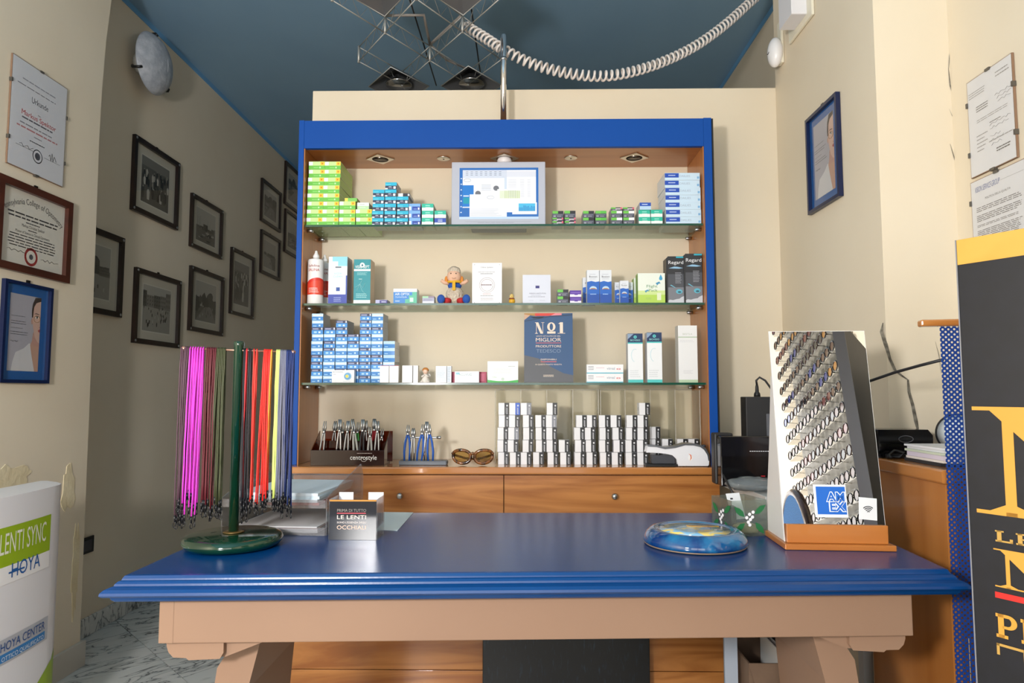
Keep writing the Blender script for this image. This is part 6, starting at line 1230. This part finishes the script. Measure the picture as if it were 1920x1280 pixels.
# ---- cardboard box under the desk
cq = at(1376, 1216, Y=2.3); cbx = thing('cardboard_box', (.70, 1.885, 0), 0, 'open worn cardboard box with papers beneath the desk back edge', 'box'); CB = noisy('cardboard', '5e4a3a', '6d5745', 12, .8, 4)
for x0, x1, y0, y1 in ((-.10, .12, 0, .005), (-.10, .12, .215, .22), (-.10, -.095, .0055, .2145), (.115, .12, .0055, .2145)): MB().box(x0, x1, y0, y1, 0, .40, CB).build('box_side', cbx)
MB().box(-.094, .114, .006, .214, 0, .005, CB).build('box_bottom', cbx)
MB().box(-.018, .012, -.0012, -.0002, .0, .4, P('a08a70', .3)).build('packing_tape', cbx)
m_ = MB(); m_.add([(-.10, -.001, .401), (.12, -.001, .401), (.11, -.03, .34), (-.09, -.028, .345)], [(0, 1, 2, 3)], CB); m_.add([(-.10, -.004, .401), (.12, -.004, .401), (.11, -.033, .338), (-.09, -.031, .343)], [(3, 2, 1, 0)], CB); m_.build('flap', cbx)
for k in range(7): put(MB().box(0, .0025, .02, .20, 0, .41, P(('d8d8d4', 'b9bcc0', '2f3a4c', 'e4e2dc')[k % 4])).mesh('folder'), 'folder', (.70+.0+k*.014, 1.885, .0055), random.uniform(-.03, .03), label='paper folder standing in the cardboard box, %s from its taped side' % NTH[k], cat='folder', group='folders in the cardboard box')
MB().box(.55, .585, 1.93, 1.94, .0, .46, P('98a2b0')).build('grey_board', None, (.567, 1.935, 0), label='pale grey board standing beside the cardboard box', cat='board')
# ================================================================ CEILING LAMP
LAT = mat('lamp_alloy', 'b4b4b0', .45, .55); REF = mat('lamp_reflector', '7d7f84', .4, .6)
ZL = 2.67; J4 = at(806, 100, Z=ZL); e1 = at(867, 45, Z=ZL)-J4; e2 = at(722, 47, Z=ZL)-J4
def node(i, j): return Vector((J4.x+e1.x*i+e2.x*j, J4.y+e1.y*i+e2.y*j, ZL))
LO = node(1, 1); LO = Vector((LO.x, LO.y, ZL))
lamp = thing('truss_ceiling_lamp', tuple(LO), 0, 'hanging metal truss lattice lamp with square grey reflectors', 'lamp')
nodes_ = [(0, 0), (1, 0), (0, 1), (1, 1), (-1, 0), (0, -1), (1, -1), (-1, 1), (2, 1), (1, 2), (2, 0), (0, 2), (2, 2)]
edges = [((0, 0), (1, 0)), ((0, 0), (0, 1)), ((1, 0), (1, 1)), ((0, 1), (1, 1)), ((0, 0), (-1, 0)), ((0, 0), (0, -1)), ((-1, 0), (-1, 1)), ((-1, 1), (0, 1)), ((0, -1), (1, -1)), ((1, -1), (1, 0)), ((0, 1), (0, 2)), ((1, 0), (2, 0)), ((1, 1), (1, 2)), ((1, 1), (2, 1)), ((0, 2), (1, 2)), ((2, 0), (2, 1)), ((1, 2), (2, 2)), ((2, 1), (2, 2))]
hh_ = .034
for n_ in nodes_: v = node(*n_)-LO; MB().tube([v+Vector((0, 0, -hh_-.006)), v+Vector((0, 0, hh_+.006))], .0055, LAT, 8).build('corner_post', lamp)
for a_, b_ in edges:
    va, vb_ = node(*a_)-LO, node(*b_)-LO; m_ = MB()
    for dz in (-hh_, hh_): m_.tube([va+Vector((0, 0, dz)), vb_+Vector((0, 0, dz))], .0026, LAT, 6)
    zz = [va.lerp(vb_, k/6)+Vector((0, 0, hh_*(-1 if k % 2 else 1))) for k in range(7)]
    m_.tube(zz, .0014, LAT, 5); m_.build('truss_beam', lamp)
def reflector(c, r, name='square_reflector'):
    t = [Vector((c.x+r*x, c.y+r*1.35*y, c.z)) for x, y in ((1, 0), (0, 1), (-1, 0), (0, -1))]; up_ = [Vector((c.x+r*.35*x, c.y+r*.45*y, c.z+.06)) for x, y in ((1, 0), (0, 1), (-1, 0), (0, -1))]
    rf = MB().add([tuple(v) for v in t+up_], [(i, (i+1) % 4, 4+(i+1) % 4, 4+i) for i in range(4)]+[(4, 5, 6, 7)], REF).build(name, lamp)
    MB().lathe([(r*.42, .004), (r*.44, .010), (r*.30, .045), (r*.1, .055)], CHROME, c=tuple(c), n=20).build('lamp_bowl', rf)
    m_ = MB().tube([v+Vector((0, 0, -.001)) for v in t], .003, LAT, 6, closed=True); m_.build('reflector_rim', rf)
for i, j in ((.5, 1.5), (1.5, .5)): reflector(node(i, j)-LO+Vector((0, 0, .015)), .15)
for i, j in ((-1.05, .05), (.05, -1.05)): reflector(node(i, j)-LO+Vector((0, 0, -.04)), .15)
for pa, pb in (((768, -2), (818, 160)), ((884, 18), (901, 140))):
    A, B_ = at(*pa, Z=ZL+.05)-LO, at(*pb, Z=ZL+.05)-LO; MB().tube([A, B_], .0035, BLACK, 6).build('black_wire', lamp)
for i, j in ((1, 0), (0, 1), (1, 2), (2, 1)): v = node(i, j)-LO; MB().tube([v+Vector((0, 0, hh_)), Vector((v.x, v.y, ZC-ZL))], .0015, LAT, 6).build('suspension_wire', lamp)
for pts in ([(0, 1), (.5, .5), (0, 0)], [(1, 0), (.5, 0), (0, 0)], [(0, 0), (-.1, -.5), (.0, -1), (.5, -1.02)]):
    pv = [node(*p)-LO+Vector((0, 0, hh_+.008)) for p in pts]; q_ = [pv[0].lerp(pv[1], t_) for t_ in (0, .33, .66)]+[pv[1].lerp(pv[2], t_) for t_ in (0, .33, .66, 1)]; MB().tube(q_, .006, mat('grey_sleeve', '8d857e', .5), 8).build('cable_sleeve', lamp)
# ---- white coiled cable
ctl = [(868, 46, 2.86), (905, 68, 2.80), (946, 94, 2.745), (1000, 120, 2.74), (1070, 138, 2.75), (1140, 142, 2.78), (1215, 126, 2.83), (1290, 94, 2.90), (1350, 54, 2.97), (1405, 6, 3.05), (1465, -62, 3.15)]
cp = [at(x, y, Y=Y) for x, y, Y in ctl]; cp[-1].z = ZC-.004
def cr(pts, n):
    out = []
    for i in range(len(pts)-1):
        p0, p1, p2, p3 = pts[max(i-1, 0)], pts[i], pts[i+1], pts[min(i+2, len(pts)-1)]
        for k in range(n):
            t = k/n; out.append(.5*((2*p1)+(p2-p0)*t+(2*p0-5*p1+4*p2-p3)*t*t+(3*p1-p0-3*p2+p3)*t**3))
    return out+[pts[-1]]
path = cr(cp, 100); L_ = 0; pts = []; ph = 0
for i in range(len(path)-1):
    t = (path[i+1]-path[i]); ph += t.length/.026*2*PI; t.normalize(); s_ = t.cross(Vector((0, 0, 1))).normalized(); u_ = s_.cross(t)
    r_ = .0185*min(1, i/25+.15)
    pts.append(path[i]+s_*math.cos(ph)*r_+u_*math.sin(ph)*r_)
coil = thing('coiled_cable', tuple(path[0]), 0, 'white coiled cable sagging from the truss lamp to the ceiling', 'cable')
MB().tube([p-path[0] for p in pts], .0050, P('e9e1dc', .4), 7).build('coil', coil)
v = path[-1]-path[0]; MB().lathe([(.022, 0), (.022, -.012), (.016, -.02), (.004, -.021)], WHITE, c=(v.x, v.y, ZC-.0005-path[0].z), n=16).build('ceiling_rose', coil)
# ================================================================ BEHIND THE CAMERA, SEEN IN THE TABLE MIRROR
rk_y0, rk_y1, rz0, rz1 = -.62, .38, .95, 2.55
disp = thing('sunglasses_display', (XR-.001, (rk_y0+rk_y1)/2, rz0), RW, 'wall display panel full of sunglasses, reflected in the table mirror', 'display'); dl = rk_y1-rk_y0
MB().box(-dl/2, dl/2, -.008, 0, 0, rz1-rz0, P('b9b3a4', .3)).build('panel', disp)
lens_cols = [mat('lens_bronze', '4a2c20', .1, .2), mat('lens_smoke', '16181c', .06, .2), mat('lens_blue', '1f2f8a', .06, .6), mat('lens_rose', '5e2622', .1, .2), mat('lens_amber', 'a8742a', .08, .5)]
frm = [mat('frame_black', '121214', .2), mat('frame_brown', '3a2018', .2)]
sgm = []
for k in range(5):
    mb = MB(); W2, H2 = .152, .050
    for s_ in (-1, 1):
        ring = [(s_*(W2*.26+W2*.20*math.cos(a)), 0, H2*.5+H2*.44*math.sin(a)) for a in [i*2*PI/14 for i in range(14)]]
        mb.tube(ring, .003, frm[k % 2], 5, closed=True); mb.add(ring, [tuple(range(14)) if s_ < 0 else tuple(range(13, -1, -1))], lens_cols[k])
        mb.tube([(s_*W2*.46, 0, H2*.7), (s_*W2*.48, .02, H2*.7), (s_*W2*.46, .075, H2*.55)], .0025, frm[k % 2], 5)
    mb.tube([(-W2*.07, 0, H2*.6), (0, -.002, H2*.68), (W2*.07, 0, H2*.6)], .0028, frm[k % 2], 5); sgm.append(mb.mesh('sunglasses'))
cn = ('bronze', 'smoke', 'blue', 'rose', 'amber'); rowz = 17; colsn = 7
for r in range(rowz):
    z = (r+.3)*(rz1-rz0)/rowz; MB().box(-dl/2+.01, dl/2-.01, -.085, -.0085, z-.004, z-.002, clear('peg_acrylic', 'f2f2f2', .5, .1, 'c9c9c4')).build('display_ledge', disp)
    for c in range(colsn):
        x = -dl/2+(c+.5)*dl/colsn; k = random.choice((1, 1, 2, 0, 0, 3, 4)) if r > 6 else random.choice((0, 0, 3, 1, 0))
        y_w = (rk_y0+rk_y1)/2-x
        put(sgm[k], 'display_sunglasses', (XR-.001-.085, y_w, rz0+z-.0005), RW, label='%s lensed sunglasses, %s row from the panel foot, %s column from the shop window' % (cn[k], NTH[r] if r < 16 else 'top', NTH[colsn-1-c]), cat='sunglasses', group='sunglasses on the wall display')
# armchair
arm = thing('upholstered_chair', (.785, .20, 0), math.radians(-90), 'blue upholstered chair with dark wood frame, reflected in the table mirror', 'chair'); FAB = noisy('blue_fabric', '1f4a78', '2c5f90', 200, .9, 2); DWD = noisy('chair_wood', '2c1a12', '40261a', 14, .25, 4)
MB().box(-.22, .22, -.22, .20, .42, .50, FAB).build('seat', arm, bevel=.02)
ring = [(.21*math.cos(a), .215, .88+.25*math.sin(a)) for a in [i*2*PI/30 for i in range(30)]]
MB().tube(ring, .018, DWD, 10, closed=True).build('back_frame', arm)
MB().prism(ell(0, .88, .205, .245, 30), .200, .228, FAB).build('backrest', arm, bevel=.006)
for x, y in ((-.19, -.19), (.19, -.19), (-.19, .17), (.19, .17)): MB().tube([(x, y, 0), (x, y, .419)], [.014, .02], DWD, 8).build('leg', arm)
for x in (-.14, .14): MB().tube([(x, .19, .48), (x, .215, .64)], .016, DWD, 8).build('back_post', arm)
